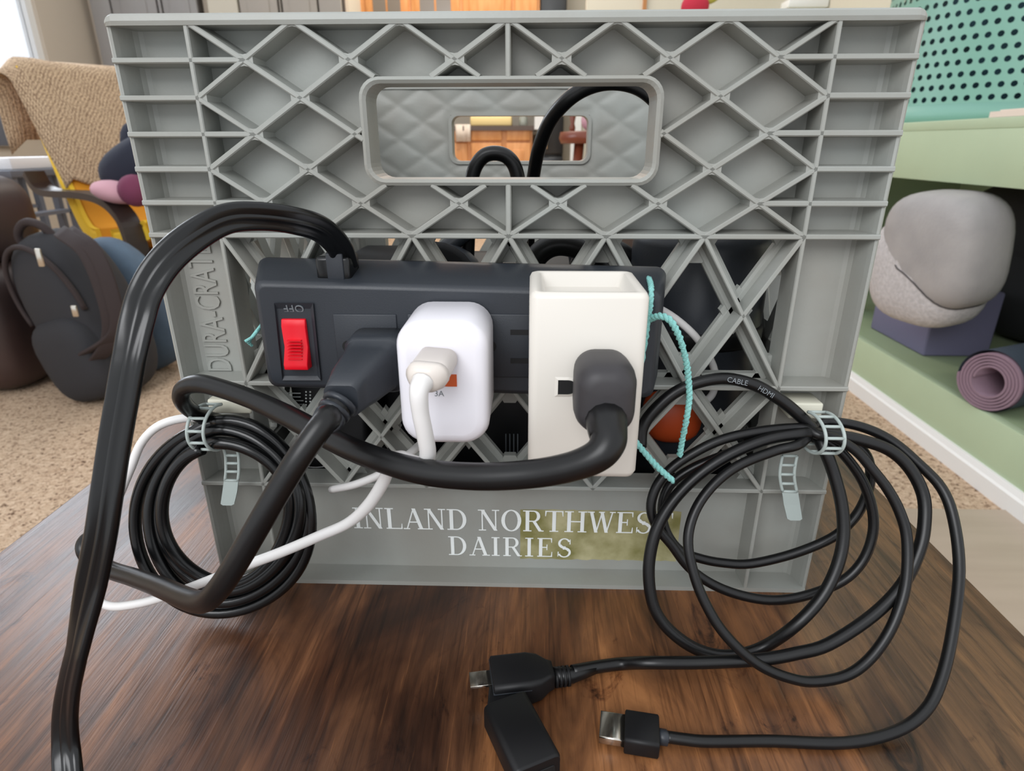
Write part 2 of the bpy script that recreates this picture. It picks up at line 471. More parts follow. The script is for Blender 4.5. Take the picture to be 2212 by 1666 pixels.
def panel_mb(side=False):
    mb = MB(); y0, y1 = BD, BD+.0028
    hw = HW-.0185 if side else HW-.0075
    for (a, b, c, d) in ((-hw, hw, HZ1-.002, ZT), (-hw, hw, ZR[6], HZ0+.002), (-hw, HX0+.002, HZ0+.002, HZ1-.002), (HX1-.002, hw, HZ0+.002, HZ1-.002),
                         (-hw, -3*S, Z3, ZR[6]), (3*S, hw, Z3, ZR[6]), (-hw, hw, .002, Z3)):
        mb.box(a, b, y0, y1, c, d)
    for sg in () if side else (1, -1):       # corner fillet and outer wall of the corner post
        prof = [(hw-.001, y0+.0001), (hw+.0012, y0-.0006), (hw+.0026, y0-.0024), (hw+.0036, y0-.006), (hw+.0046, .004), (hw+.0054, .0016), (hw+.0064, .0012), (hw+.0075, .0022), (hw+.0075, y1+.002), (hw-.001, y1)]
        rings = [[Vector((sg*u, v, z)) for u, v in prof] for z in (.001, ZT+.0005)]
        mb.loft(rings, smooth=False)
    # rounded gussets where the webs meet
    nodes = set()
    for r in range(7):
        for k in range(-6, 7):
            if (k+r) % 2 == (1 if False else 0) and abs(k*S/2) <= 3*S+1e-6:
                nodes.add((round(k*S/2, 5), round(ZR[r], 5)))
    for (x, z) in nodes:
        if HX0-.004 < x < HX1+.004 and HZ0-.002 < z < HZ1+.002: continue
        d_, e_ = .0046, .0021; m_ = .0142/(.0437/2)
        rt = [(d_, d_*m_), (d_*.86, d_*m_*.4), (d_*.86, -d_*m_*.4), (d_, -d_*m_)]; lf = [(-u, -v) for u, v in rt]
        poly = [(0, -e_)] + rt[::-1] + [(0, e_)] + lf[::-1]
        if x > 3*S-1e-4: poly = [(0, -e_), (0, e_)] + lf[::-1]
        if x < -3*S+1e-4: poly = [(0, -e_)] + rt[::-1] + [(0, e_)]
        if z > ZT-1e-4: poly = [(-d_, -d_*m_), (0, -e_), (d_, -d_*m_), (d_, 0), (-d_, 0)]
        if z < ZR[6]+1e-4: poly = [(-d_, 0), (d_, 0), (d_, d_*m_), (0, e_), (-d_, d_*m_)]
        mb.prism([(x+max(-3*S-x, min(3*S-x, u)), .0005, z+v) for u, v in poly], (0, BD, 0))
    for z, ks in ((ZR[6], range(-3, 4)), (Z2, range(-3, 4)), (Z3, range(-3, 4))):
        for k in ks:                         # filleted feet of the open lattice
            for zz in ((-1,) if z == ZR[6] else (1, -1) if z == Z2 else (1,)):
                x = k*S; h = .0135*zz
                lo = x-.0105 if k > -3 else x; hi = x+.0105 if k < 3 else x
                mb.prism([(lo, BD-.0030, z), (hi, BD-.0030, z), (x+(.003 if k < 3 else 0), BD-.003, z+h), (x-(.003 if k > -3 else 0), BD-.003, z+h)], (0, .004, 0))
    for za, zb in ((ZR[6], Z2), (Z2, Z3)):
        zm = (za+zb)/2
        for k in range(-3, 3):
            x = (k+.5)*S
            mb.prism([(x-.0078, BD-.003, zm), (x, BD-.003, zm-.012), (x+.0078, BD-.003, zm), (x, BD-.003, zm+.012)], (0, .004, 0))
    mb.box(-3*S, 3*S, BD-.003, BD+.0012, Z2-.004, Z2+.004)
    HE = HW-.0185 if side else HW-.0012
    mb.box(-HE, HE, -.0002, BD+.002, .0, .0026)   # bottom lip
    return mb
def rim_mb(side=False):
    prof = [(-.0004, ZT-.0016), (-.001, ZT), (-.0006, ZT+.0020), (.0006, ZT+.0028), (BD+.004, ZT+.0028), (BD+.005, ZT+.002), (BD+.005, ZT-.0016)]
    if side: return MB().loft([[Vector((x, v, z)) for v, z in prof] for x in (-HW+.0185, HW-.0185)], smooth=False)
    st_ = [(-HW, .25), (-HW+.0006, .55), (-HW+.002, .85), (-HW+.004, 1), (HW-.004, 1), (HW-.002, .85), (HW-.0006, .55), (HW, .25)]
    return MB().loft([[Vector((x, v+(1-k)*.003, ZT-.0016+(z-ZT+.0016)*k)) for v, z in prof] for x, k in st_], smooth=False)
def handle_mb():
    n = 6; rings = []
    out = rrect(HX0, HX1, HZ0, HZ1, .0085, n); inn = rrect(HX0+.0028, HX1-.0028, HZ0+.0026, HZ1-.0026, .0065, n)
    mid = rrect(HX0+.0014, HX1-.0014, HZ0+.0013, HZ1-.0013, .0075, n)
    seq = [(out, BD+.001), (out, .0002), (mid, -.0008), (inn, .0004), (inn, BD+.0052), (out, BD+.0052)]
    m = len(out)
    rg = [[Vector((x, y, z)) for x, z in r] for r, y in seq]
    return MB().loft(rg+[rg[0]], cap=False, smooth=False)
def liner_mb():                             # quilted back of the pockets, seen inside
    mb = MB(); y = BD+.0029; NX, NZ = 132, 44
    xs = [-HW+.016+(2*HW-.032)*i/NX for i in range(NX+1)]; zs = [ZR[6]+.002+(ZT-ZR[6]-.004)*j/NZ for j in range(NZ+1)]
    def hgt(x, z):
        r = (ZR[0]-z)/ROWH; u = x/(S/2)
        if abs(u) > 6: 
            e = abs((r+.5) % 1-.5)*2; d = min(1, e*1.2, (abs(u)-6)*1.5+.0)
        else:
            d1 = abs(((u+r+1) % 2)-1); d2 = abs(((u-r+1) % 2)-1); d = min(d1, d2)
        return .0011*(1-(1-max(0, min(1, d)))**3)
    idx = {}
    for j, z in enumerate(zs):
        for i, x in enumerate(xs):
            hx = max(HX0-x, x-HX1, HZ0-z, z-HZ1)
            h = hgt(x, z)*max(0, min(1, hx/.004))
            idx[i, j] = len(mb.v); mb.v.append((x, y+h, z))
    for j in range(NZ):
        for i in range(NX):
            xc, zc = (xs[i]+xs[i+1])/2, (zs[j]+zs[j+1])/2
            if HX0+.002 < xc < HX1-.002 and HZ0+.002 < zc < HZ1-.002: continue
            mb.f.append([idx[i, j], idx[i+1, j], idx[i+1, j+1], idx[i, j+1]]); mb.sm.append(True)
    return mb
def place(mb, ang):                         # wall-local (x, depth, z) into the world
    R = Matrix.Translation((X0, CY, 0)) @ Matrix.Rotation(ang, 4, 'Z') @ Matrix.Translation((0, -CY, 0))
    return mb.xf(R)
WALLS = {}
made = {}
for name, ang in (('front_wall', 0), ('right_wall', math.pi/2), ('back_wall', math.pi), ('left_wall', -math.pi/2)):
    side = name in ('left_wall', 'right_wall')
    if side not in made:
        wl = obj(name, place(panel_mb(side), 0), m_crate, crate)
        kids = [obj('rib', place(rib_mb(*s), 0), m_crate, wl) for s in (SEGS2 if side else SEGS)]
        kids.append(obj('rim', place(rim_mb(side), 0), m_crate, wl))
        kids.append(obj('handle_frame', place(handle_mb(), 0), m_crate, wl))
        kids.append(obj('quilted_liner', place(liner_mb(), 0), m_crate, wl))
        made[side] = (wl, kids)
        wl.rotation_euler = (0, 0, ang)
    else:
        src, kids = made[side]
        wl = src.copy(); wl.name = name; COL.objects.link(wl); wl.parent = crate
        wl.rotation_euler = (0, 0, ang)
        for k in kids:
            c = k.copy(); COL.objects.link(c); c.parent = wl
    WALLS[name] = wl
b = MB(); hi = HW-.019
for i in range(13):
    x = -hi+2*hi*i/12
    b.box(X0+x-.003, X0+x+.003, CY-hi, CY+hi, .003, .009); b.box(X0-hi, X0+hi, CY+x-.003, CY+x+.003, .003, .009)
obj('bottom_grid', b, m_crate, crate)

# --- lettering on the crate
def serif(ch):
    """strokes of one slab-serif capital: list of polygons in a 1-high box, and its advance"""
    T, t, sf = .15, .055, .05
    def bar(x0, y0, x1, y1, w):             # slanted stroke, horizontal cut ends
        return [(x0-w/2, y0), (x0+w/2, y0), (x1+w/2, y1), (x1-w/2, y1)]
    def ser(x, y, w=.30): return [(x-w/2, y), (x+w/2, y), (x+w/2, y+sf), (x-w/2, y+sf)]
    def arc(cx, cy, rx, ry, a0, a1, wh, wv, n=14):
        ps = []
        for i in range(n):
            A, B = math.radians(a0+(a1-a0)*i/n), math.radians(a0+(a1-a0)*(i+1)/n)
            q = []
            for a, o in ((A, 1), (B, 1), (B, 0), (A, 0)):
                q.append((cx+(rx-(0 if o else wh))*math.cos(a), cy+(ry-(0 if o else wv))*math.sin(a)))
            ps.append(q)
        return ps
    top = 1-sf
    if ch == 'I': return [bar(.2, 0, .2, 1, T), ser(.2, 0, .36), ser(.2, top, .36)], .42
    if ch == 'N': return [bar(.17, 0, .17, 1, t), bar(.17, 1, .72, 0, T), bar(.72, 0, .72, 1, t), ser(.17, 0), ser(.14, top, .28), ser(.72, top)], .92
    if ch == 'L': return [bar(.2, 0, .2, 1, T), ser(.2, top, .36), [(.05, 0), (.72, 0), (.72, sf), (.05, sf)], [(.66, 0), (.72, 0), (.72, .26), (.69, .26)]], .78
    if ch == 'A': return [bar(.14, 0, .44, 1, t), bar(.74, 0, .44, 1, T), [(.25, .32), (.64, .32), (.64, .32+t), (.25, .32+t)], ser(.13, 0, .27), ser(.75, 0, .34)], .89
    if ch == 'D': return [bar(.2, 0, .2, 1, T), ser(.14, 0, .24), ser(.14, top, .24), [(.2, 0), (.4, 0), (.4, t), (.2, t)], [(.2, 1-t), (.4, 1-t), (.4, 1), (.2, 1)]] + arc(.4, .5, .42, .5, -90, 90, T, t), .86
    if ch == 'O': return arc(.45, .5, .41, .52, 0, 360, T, t, 24), .92
    if ch == 'R': return [bar(.2, 0, .2, 1, T), ser(.2, 0, .34), ser(.14, top, .24), [(.2, 1-t), (.45, 1-t), (.45, 1), (.2, 1)], [(.2, .46), (.45, .46), (.45, .46+t), (.2, .46+t)], bar(.46, .5, .74, .0, T*.95), ser(.78, 0, .18)] + arc(.45, .73, .27, .27, -90, 90, T*.9, t), .90
    if ch == 'T': return [bar(.4, 0, .4, 1, T), ser(.4, 0, .36), [(.03, top), (.77, top), (.77, 1), (.03, 1)], [(.03, .74), (.06, .74), (.10, 1), (.03, 1)], [(.77, .74), (.74, .74), (.70, 1), (.77, 1)]], .82
    if ch == 'H': return [bar(.2, 0, .2, 1, T), bar(.74, 0, .74, 1, T), [(.2, .48), (.74, .48), (.74, .48+t), (.2, .48+t)], ser(.2, 0, .36), ser(.2, top, .36), ser(.74, 0, .36), ser(.74, top, .36)], .96
    if ch == 'W': return [bar(.14, 1, .36, 0, T*.9), bar(.36, 0, .58, 1, t), bar(.56, 1, .78, 0, T*.9), bar(.78, 0, 1.0, 1, t), ser(.13, top, .28), ser(.56, top, .24), ser(1.0, top, .24)], 1.14
    if ch == 'E': return [bar(.2, 0, .2, 1, T), [(.05, 0), (.72, 0), (.72, sf), (.05, sf)], [(.05, top), (.70, top), (.70, 1), (.05, 1)], [(.2, .48), (.5, .48), (.5, .48+t), (.2, .48+t)], [(.66, 0), (.72, 0), (.72, .27), (.69, .27)], [(.64, 1), (.70, 1), (.70, .76), (.67, .76)], [(.46, .36), (.5, .36), (.5, .66), (.46, .66)]], .80
    if ch == 'S': return arc(.36, .735, .28, .275, 20, 200, T*.7, t) + arc(.36, .735, .28, .275, 200, 290, T*.95, T*.8) + arc(.36, .265, .30, .275, -160, 20, T*.7, t) + arc(.36, .265, .30, .275, 20, 110, T*.95, T*.8) + [[(.58, .70), (.63, .70), (.63, .96), (.60, .96)], [(.07, .30), (.12, .30), (.10, .04), (.07, .04)]], .74
    return [], .46
def serif_text(body, x, z, h, y, track=0):
    mb = MB(); adv = 0
    for ch in body:
        polys, a = serif(ch)
        for p in polys:
            mb.add([(x+(adv+u)*h, y-len(mb.f)*3e-6, z+v*h) for u, v in p], [list(range(len(p)))])
        adv += a+track
    return mb, adv*h
YT = BD-.0002
def line_between(body, pxa, pxb, py, h):
    pa, pb = at(pxa, py, YT), at(pxb, py, YT)
    _, w0 = serif_text(body, 0, 0, h, YT)
    tr = ((pb.x-pa.x)-w0)/(len(body)*h)
    return serif_text(body, pa.x, pa.z-h/2, h, YT, tr)[0]
hT = (at(1000, 1095, YT)-at(1000, 1140, YT)).length
obj('white_lettering', line_between('INLAND NORTHWEST', 762, 1455, 1119, hT), m_print, crate, label='white printed words INLAND NORTHWEST')
obj('white_lettering', line_between('DAIRIES', 968, 1242, 1179, hT*.93), m_print, crate, label='white printed word DAIRIES')
# remains of tape across the print
pa, pb = at(1124, 1100, YT), at(1460, 1213, YT)
tp = MB(); n = 30; up = []; dn = []
for i in range(n+1):
    x = pa.x+(pb.x-pa.x)*i/n
    up.append((x, YT+.0001, pa.z+random.uniform(-.0004, .0002))); dn.append((x, YT+.0001, pb.z+random.uniform(-.0004, .0004)))
for i in range(n): tp.add([up[i], up[i+1], dn[i+1], dn[i]], [(0, 1, 2, 3)])
obj('tape_residue', tp, m_tape, crate, label='yellowed torn tape over the print')
# raised maker's letters up the left corner post
p = at(503, 803, BD); p2 = at(452, 527, BD)
L = p2.z-p.z
mt = Matrix.Translation((p.x, BD, p.z)) @ Matrix(((0, -1, 0, 0), (0, 0, -1, 0), (1, 0, 0, 0), (0, 0, 0, 1)))
tmp = text_mb('DURA-CRATE', 1, Matrix.Identity(4), 0)
wx = max(v[0] for v in tmp.v)
sz = .0180
mt = mt @ Matrix.Diagonal((L/(wx*sz), 1, 1, 1))
obj('raised_lettering', text_mb('DURA-CRATE', sz, mt, .0010), m_crate, crate, label='raised letters DURA-CRATE reading up the post')
# ------------------------------------------------------------------ coffee table
tb = empty('coffee_table', (-.026, -.06, -.46), 'rustic dark brown wooden table under the crate', 'table')
TX0, TX1, TY0, TY1 = -.3145, .2612, -.62, .40
obj('table_top', MB().box(TX0, TX1, TY0, TY1, -.032, 0), m_table, tb, bevel=.0012)
for x in (TX0+.03, TX1-.03):
    for y in (TY0+.03, TY1-.03):
        obj('leg', MB().box(x-.02, x+.02, y-.02, y+.02, -.46, -.032), m_black2, tb, bevel=.001)

# ------------------------------------------------------------------ power strip
ps = empty('power_strip', (-.022, -.001, .127), 'black power strip with red rocker switch, strung to the front of the crate', 'power strip')
def ring_xz(x0, x1, z0, z1, y, r, tilt=0):
    return [Vector((x, y, z-tilt*(x+.02))) for x, z in rrect(x0, x1, z0, z1, r, 4)]
b = MB()
b.loft([ring_xz(-.1150, .0700, .1275, .1825, -.0012, .004, .02), ring_xz(-.1150, .0700, .1275, .1825, -.004, .004, .02), ring_xz(-.1062, .0632, .1305, .1785, -.0305, .004, .02),
        ring_xz(-.1052, .0622, .1315, .1775, -.0323, .0035, .02), ring_xz(-.1035, .0605, .1332, .1758, -.033, .003, .02)])
obj('housing', b, m_black, ps)
FY = -.033
def FP(px, py, dy=0): return at(px, py, FY-dy)
# switch well with its rocker
def quad_on(pts, dy): return [at(x, y, FY-dy) for x, y in pts]
o4 = [(592, 655), (676, 655), (693, 822), (610, 822)]; i4 = [(604, 682), (664, 682), (677, 800), (617, 800)]
sw = MB(); A = quad_on(o4, .0002); Bq = quad_on(i4, -.0015)
A2 = quad_on(o4, .0012)
for i in range(4):
    j = (i+1) % 4
    sw.add([A2[i], A2[j], Bq[j], Bq[i]], [(0, 1, 2, 3)]); sw.add([A[i], A[j], A2[j], A2[i]], [(0, 1, 2, 3)])
sw.add(Bq, [(0, 1, 2, 3)])
swo = obj('switch_bezel', sw, m_black, ps)
w4 = quad_on([(605, 683), (664, 683), (677, 799), (618, 799)], -.0006)
obj('rocker_frame', MB().prism(w4, (0, .0006, 0)), m_redd, ps)
c = [at(609, 688, FY), at(661, 688, FY), at(673, 794, FY), at(622, 794, FY)]
rk = MB()
zt, zb = c[0].z, c[2].z; xl, xr = c[0].x, c[1].x
prof = [(zt, FY+.0012), (zt, FY-.0012), (zt-.003, FY-.0022), (zt-.012, FY-.0018), (zb+.003, FY-.0052), (zb+.0005, FY-.0050), (zb, FY+.0012)]
rk.loft([[Vector((x, y, z)) for z, y in prof] for x in (xl, xr)], smooth=False)
rko = obj('rocker_switch', rk, m_red, ps, bevel=.0004, label='red translucent rocker')
for i in range(7):
    z = zt-.0088-i*.0013
    obj('grip_ridge', MB().box(xl+.0022, xr-.0022, FY-.0034-i*.00025, FY-.0014, z-.0002, z+.0002), m_red, rko)
mt = Matrix.Translation(at(652, 659, FY-.0012)) @ Matrix(((-1, 0, 0, 0), (0, -.25, .97, 0), (0, -.97, -.25, 0), (0, 0, 0, 1)))
mt = Matrix.Translation(at(654, 658, FY-.0011)) @ Matrix.Rotation(math.radians(180), 4, 'Y') @ Matrix.Rotation(math.radians(90), 4, 'X')
mt = Matrix.Translation(at(655, 660, FY-.0009)) @ Matrix(((-1, 0, 0, 0), (0, .35, .93, 0), (0, -.93, .35, 0), (0, 0, 0, 1)))
obj('switch_marking', text_mb('OFF', .0050, mt, .0002), m_mark, ps, label='grey letters OFF, upside down')
# outlets: raised tiles with slots
def outlet(px0, px1, py0, py1):
    a, d = at(px0, py0, FY), at(px1, py1, FY)
    t = obj('outlet_tile', MB().box(a.x, d.x, FY-.0007, FY+.002, d.z, a.z), m_black, ps, bevel=.0004)
    cx, cz = (a.x+d.x)/2, (a.z+d.z)/2
    return t, cx, cz
for (px0, px1, show) in ((719, 866, 0), (880, 1018, 0), (1030, 1168, 1), (1180, 1318, 0)):
    t, cx, cz = outlet(px0, px1, 678, 815)
    for dz in (.0063, -.0063):
        obj('slot', MB().box(cx+.0005, cx+.008, FY-.0009, FY, cz+dz-.0011, cz+dz+.0011), m_slot, t)
    obj('ground_hole', MB().lathe([(.0026, -.0009), (.0026, 0)], (cx-.008, FY, cz), 16, 'y'), m_slot, t)
# cord clamp on top
cl = MB(); p = at(738, 592, -.02)
cl.box(p.x-.0085, p.x+.006, -.0275, -.012, .177, .189)
obj('cord_clamp', cl, m_cableg, ps, bevel=.0015)
cp = MB(); cp.box(p.x-.0035, p.x+.0035, -.0285, -.0265, .178, .1905)
obj('clamp_strap', cp, m_black, ps, bevel=.0005)
# its flat three-core cord
path = [(748, 578, -.020), (733, 535, -.028), (695, 497, -.040), (640, 478, -.050), (565, 468, -.058), (490, 473, -.066), (420, 510, -.073), (360, 562, -.080), (318, 625, -.086), (297, 690, -.092),
        (280, 770, -.097), (264, 862, -.101), (247, 960, -.105), (232, 1060, -.109), (217, 1160, -.112), (197, 1260, -.114), (180, 1340, -.116), (166, 1410, -.118), (150, 1480, -.119), (141, 1550, -.120)]
P = [at(*q) for q in path] + [at(143, 1625, -.124), at(150, 1720, -.134), at(160, 1830, -.146)]
for p_ in P: p_.z = max(p_.z, .0024)
wd = [Vector((.8, .1, .5)), Vector((.8, .1, .5)), Vector((.6, .1, .9)), Vector((.2, -.3, 1)), Vector((0, -.4, 1)), Vector((-.3, -.4, 1)), Vector((-.6, -.4, .8)), Vector((-.8, -.35, .5)), Vector((-1, -.3, .3)), Vector((-1, -.25, .2))]
wd += [Vector((-1, -.1, 0))]*6 + [Vector((-1, .25, 0)), Vector((-1, .55, 0)), Vector((-1, .45, 0)), Vector((-1, .2, 0))] + [Vector((-1, 0, 0))]*3
def lobes(r, k=3, n=8):
    pts = []
    cs = [(i-(k-1)/2)*2*r*.97 for i in range(k)]
    for i in range(k-1, -1, -1):
        a0, a1 = (-90, 90) if i == k-1 else (45, 135)
        if i == k-1: rng = [math.radians(-60+150*j/n) for j in range(n+1)]
        elif i == 0: rng = [math.radians(60+240*j/(n+3)) for j in range(n+4)]
        else: rng = [math.radians(50+80*j/4) for j in range(5)]
        pts += [(cs[i]+r*math.cos(a), r*math.sin(a)) for a in rng]
    for i in range(1, k-1):
        pts += [(cs[i]+r*math.cos(a), r*math.sin(a)) for a in [math.radians(-130+80*j/4) for j in range(5)]]
    pts.append((cs[k-1]+r*math.cos(math.radians(-100)), r*math.sin(math.radians(-100))))
    return pts
obj('power_cord', MB().ribbon(spline(P, 8), [v.normalized() for v in lerp_list(wd, 8)], lobes(.00178)), m_cableg, ps, sharp=True, label='flat glossy three-core cord running off the table')

# ------------------------------------------------------------------ black plug and cord
def ringcam(c, ax, az, hx, hz, r=.3, n=4):          # rounded rectangle ring about c
    return [c+ax*u+az*v for u, v in rrect(-hx, hx, -hz, hz, min(hx, hz)*r, n)]
bc = empty('power_cable', at(800, 770, FY), 'thick black cord with ribbed plug, beside the red switch, bent back lower left', 'cord')
ax, az = Vector((1, 0, 0)), Vector((0, 0, 1))
c0 = at(826, 768, FY-.0008)
rings = []
for (dy, hx, hz, dx, dz) in ((0, .0122, .0122, 0, 0), (.012, .0122, .0120, 0, 0), (.0135, .0112, .0110, 0, 0), (.0138, .0106, .0104, -.0008, 0), (.019, .0098, .0095, -.0015, -.0005), (.030, .0084, .0082, -.004, -.002), (.033, .0075, .0075, -.005, -.003), (.040, .0062, .0062, -.0065, -.0045)):
    rings.append(ringcam(c0+Vector((dx, -dy, dz)), ax, az, hx, hz, .45))
plug = obj('plug', MB().loft(rings), m_black, bc)
e0 = c0+Vector((-.0065, -.040, -.0045))
cpath = [e0, e0+Vector((-.003, -.007, -.004))] + [at(*q) for q in ((706, 905, -.089), (655, 975, -.096), (605, 1055, -.100), (555, 1140, -.103), (505, 1225, -.104), (468, 1278, -.102), (440, 1300, -.096), (405, 1294, -.086), (350, 1270, -.066), (290, 1248, -.048), (240, 1232, -.036), (200, 1212, -.028), (182, 1186, -.026), (190, 1166, -.022), (214, 1160, -.020), (226, 1166, -.018))]
sp = spline(cpath, 8)
obj('cable', MB().tube(sp, lerp_list([.0052, .0048]+[.0044]*(len(cpath)-9)+[.0042]*3+[.004]*4, 8), 14), m_cable, bc)
for i in range(4):                                   # strain relief rings
    q = sp[1+i*3]; t = (sp[2+i*3]-sp[i*3]).normalized()
    obj('strain_relief', MB().tube([q-t*.0011, q-t*.0008, q+t*.0008, q+t*.0011], [.0056-.0003*i, .0066-.0004*i, .0066-.0004*i, .0056-.0003*i], 16), m_black, plug)

# ------------------------------------------------------------------ white charger and its cable
ch = empty('phone_charger', (-.0235, -.05, .122), 'glossy white cube charger plugged into the black power strip', 'charger')
cz0, cz1, cx0, cx1 = .1232, .1725, -.0405, -.0062
def cr(y, ins, r): return [Vector((x, y, z)) for x, z in rrect(cx0+ins, cx1-ins, cz0+ins, cz1-ins, r, 7)]
b = MB().loft([cr(-.0335, .001, .009), cr(-.036, 0, .0098), cr(-.0640, 0, .0098), cr(-.0665, .0008, .0093), cr(-.0678, .0024, .008), cr(-.0682, .0045, .0065)])
obj('body', b, m_white, ch)
CFY = -.0683
q = at(966, 822, CFY)
obj('usb_port', MB().box(q.x-.0042, q.x+.0036, CFY-.0002, CFY+.001, q.z-.0024, q.z+.0024), m_orange, ch, label='orange port')
q = at(938, 856, CFY)
obj('power_marking', text_mb('3A', .0032, Matrix.Translation((q.x, CFY, q.z)) @ Matrix.Rotation(math.pi/2, 4, 'X'), .00005), m_mark, ch)
uc = empty('charging_cable', at(930, 800, -.08), 'white cable plugged into the white charger, looping left across the coiled cord', 'cable')
d0 = at(948, 772, CFY-.0003); d1 = at(925, 808, -.0805)
dd = (d1-d0).normalized(); uu = Vector((1, 0, 0)); uu = (uu-dd*uu.dot(dd)).normalized(); vv = dd.cross(uu)
rings = [ringcam(d0+dd*((d1-d0).length*k), uu, vv, hx, hz, .8, 4) for k, hx, hz in ((0, .0070, .0040), (.9, .0072, .0042), (.95, .0074, .0044))]
obj('plug', MB().loft(rings), m_wplug, uc)
d2 = at(912, 826, -.0850)
rings = [ringcam(d1+(d2-d1)*k, uu, vv, hx, hz, .9, 4) for k, hx, hz in ((-.12, .0076, .0047), (.35, .0074, .0052), (.8, .0056, .0048), (1.0, .0040, .0038))]
obj('collar', MB().loft(rings), m_wplug, uc)
wp = [(914, 824, -.0845), (905, 846, -.0885), (908, 890, -.089), (918, 940, -.088), (924, 980, -.086), (916, 1003, -.082), (893, 1000, -.076), (866, 988, -.070), (846, 995, -.064), (838, 1015, -.060), (826, 1045, -.058),
      (795, 1092, -.057), (752, 1130, -.056), (690, 1158, -.056), (610, 1192, -.056), (530, 1222, -.056), (450, 1254, -.056), (370, 1284, -.055), (300, 1304, -.052), (240, 1310, -.046), (212, 1290, -.038),
      (208, 1230, -.030), (225, 1150, -.026), (258, 1070, -.022), (283, 1010, -.019), (305, 958, -.016), (340, 922, -.014), (390, 905, -.010), (440, 904, -.006), (470, 913, -.004)]
WP = [at(*q) for q in wp]
obj('cable', MB().tube(spline(WP, 7), lerp_list([.0040, .0033]+[.0030]*5+[.0027]*5+[.0024]*4+[.0021]*(len(WP)-16), 7), 12), m_wcable, uc)

# ------------------------------------------------------------------ tall ivory outlet adapter with the dark grey plug
oa = empty('outlet_adapter', (.03, -.055, .113), 'tall ivory plug-in outlet box hanging on the right of the power strip', 'outlet adapter')
ax0, ax1, az0, az1, ay0, ay1 = .0088, .0500, .1135, .1852, -.0755, -.0335
b = MB()
def arr(z, ins, r): return [Vector((x, y, z)) for x, y in rrect(ax0+ins, ax1-ins, ay0+ins, ay1-ins, r, 4)]
b.loft([arr(az0, .0025, .002), arr(az0+.0008, .001, .003), arr(az0+.003, 0, .0035), arr(az1-.002, 0, .0035), arr(az1-.0004, .0008, .003), arr(az1, .002, .0022), arr(az1-.0003, .0042, .002), arr(az1-.0055, .0060, .0015)])
obj('body', b, m_ivory, oa)
q = at(1222, 836, ay0); hh = MB()
poly = [(-.0028, -.0028), (.001, -.0028)] + [(.001+.0028*math.sin(a), -.0028*math.cos(a)) for a in [math.pi*i/8 for i in range(1, 8)]] + [(.001, .0028), (-.0028, .0028)]
hh.prism([(q.x+u, ay0-.0002, q.z+v) for u, v in poly], (0, .001, 0))
obj('ground_hole', hh, m_slot, oa)
poly2 = [(u*1.35-.0002, v*1.35) for u, v in poly]
hh = MB(); n = len(poly)
hh.add([(q.x+u, ay0-.0001, q.z+v) for u, v in poly2]+[(q.x+u, ay0-.0006, q.z+v) for u, v in poly], [[i, (i+1) % n, n+(i+1) % n, n+i] for i in range(n)])
obj('hole_lip', hh, m_ivory, oa)
for py in (790, 880):                                # blades of the covered receptacle sit behind the plug
    pass
gc = empty('appliance_cord', at(1305, 850, -.095), 'dark grey plug in the ivory outlet box with its long cord coiled at the left', 'cord')
def gring(y, sx, sz, dz=0):
    p0, p1 = at(1244, 784, -.0930), at(1371, 938, -.0930)
    cx, cz = (p0.x+p1.x)/2, (p0.z+p1.z)/2
    hx, hz = (p1.x-p0.x)/2, (p0.z-p1.z)/2
    return [Vector((x, y, z)) for x, z in rrect(cx-hx*sx, cx+hx*sx, cz+dz-hz*sz, cz+dz+hz*sz, hx*sx*.74, 8)]
b = MB().loft([gring(ay0-.0002, .93, .93), gring(ay0-.004, .97, .97), gring(-.087, 1, 1), gring(-.0915, .97, .975), gring(-.0948, .89, .91), gring(-.0968, .75, .79), gring(-.0977, .52, .58), gring(-.098, .2, .25)])
gplug = obj('plug', b, m_gplug, gc)
gp = [(1306, 893, -.093), (1312, 925, -.1005), (1313, 955, -.1055), (1290, 985, -.108), (1235, 1008, -.107), (1150, 1024, -.103), (1040, 1030, -.098), (930, 1022, -.091), (840, 1000, -.083), (760, 970, -.073), (690, 935, -.062), (620, 898, -.052), (550, 865, -.044), (480, 840, -.037), (430, 829, -.033), (398, 838, -.030), (392, 862, -.027), (412, 886, -.016), (445, 902, -.0075), (478, 912, -.005)]
GP = [at(*q) for q in gp]
rr = [.0072, .0066, .0058, .0052] + [.0048]*4 + [.0046]*4 + [.0042]*3 + [.0038]*5
obj('cable', MB().tube(spline(GP, 8), lerp_list(rr[:len(GP)], 8), 14), m_cable, gc)
# the coil, one spiral of four turns
loops = [(476, 1122, 198, 214), (480, 1114, 183, 198), (487, 1108, 162, 176), (486, 1110, 142, 152), (484, 1112, 133, 146)]
cpts = []; N = 26
for l in range(4):
    for i in range(N):
        t = i/N; A = loops[l]; B = loops[l+1]
        cx, cy, rx, ry = [A[k]*(1-t)+B[k]*t for k in range(4)]
        a = math.radians(-95+360*t)
        px, py = cx+rx*math.cos(a)+5*math.sin(2*a+l), cy+ry*math.sin(a)+4*math.cos(3*a+l)
        o = -.0022*l+.0022*math.sin(a*1.0+l*2.2)
        cpts.append(att(px, py, -.009+o, -.033+o*.5))
obj('cable_coil', MB().tube(spline(cpts, 3), .0031, 12), m_cableg, gc)

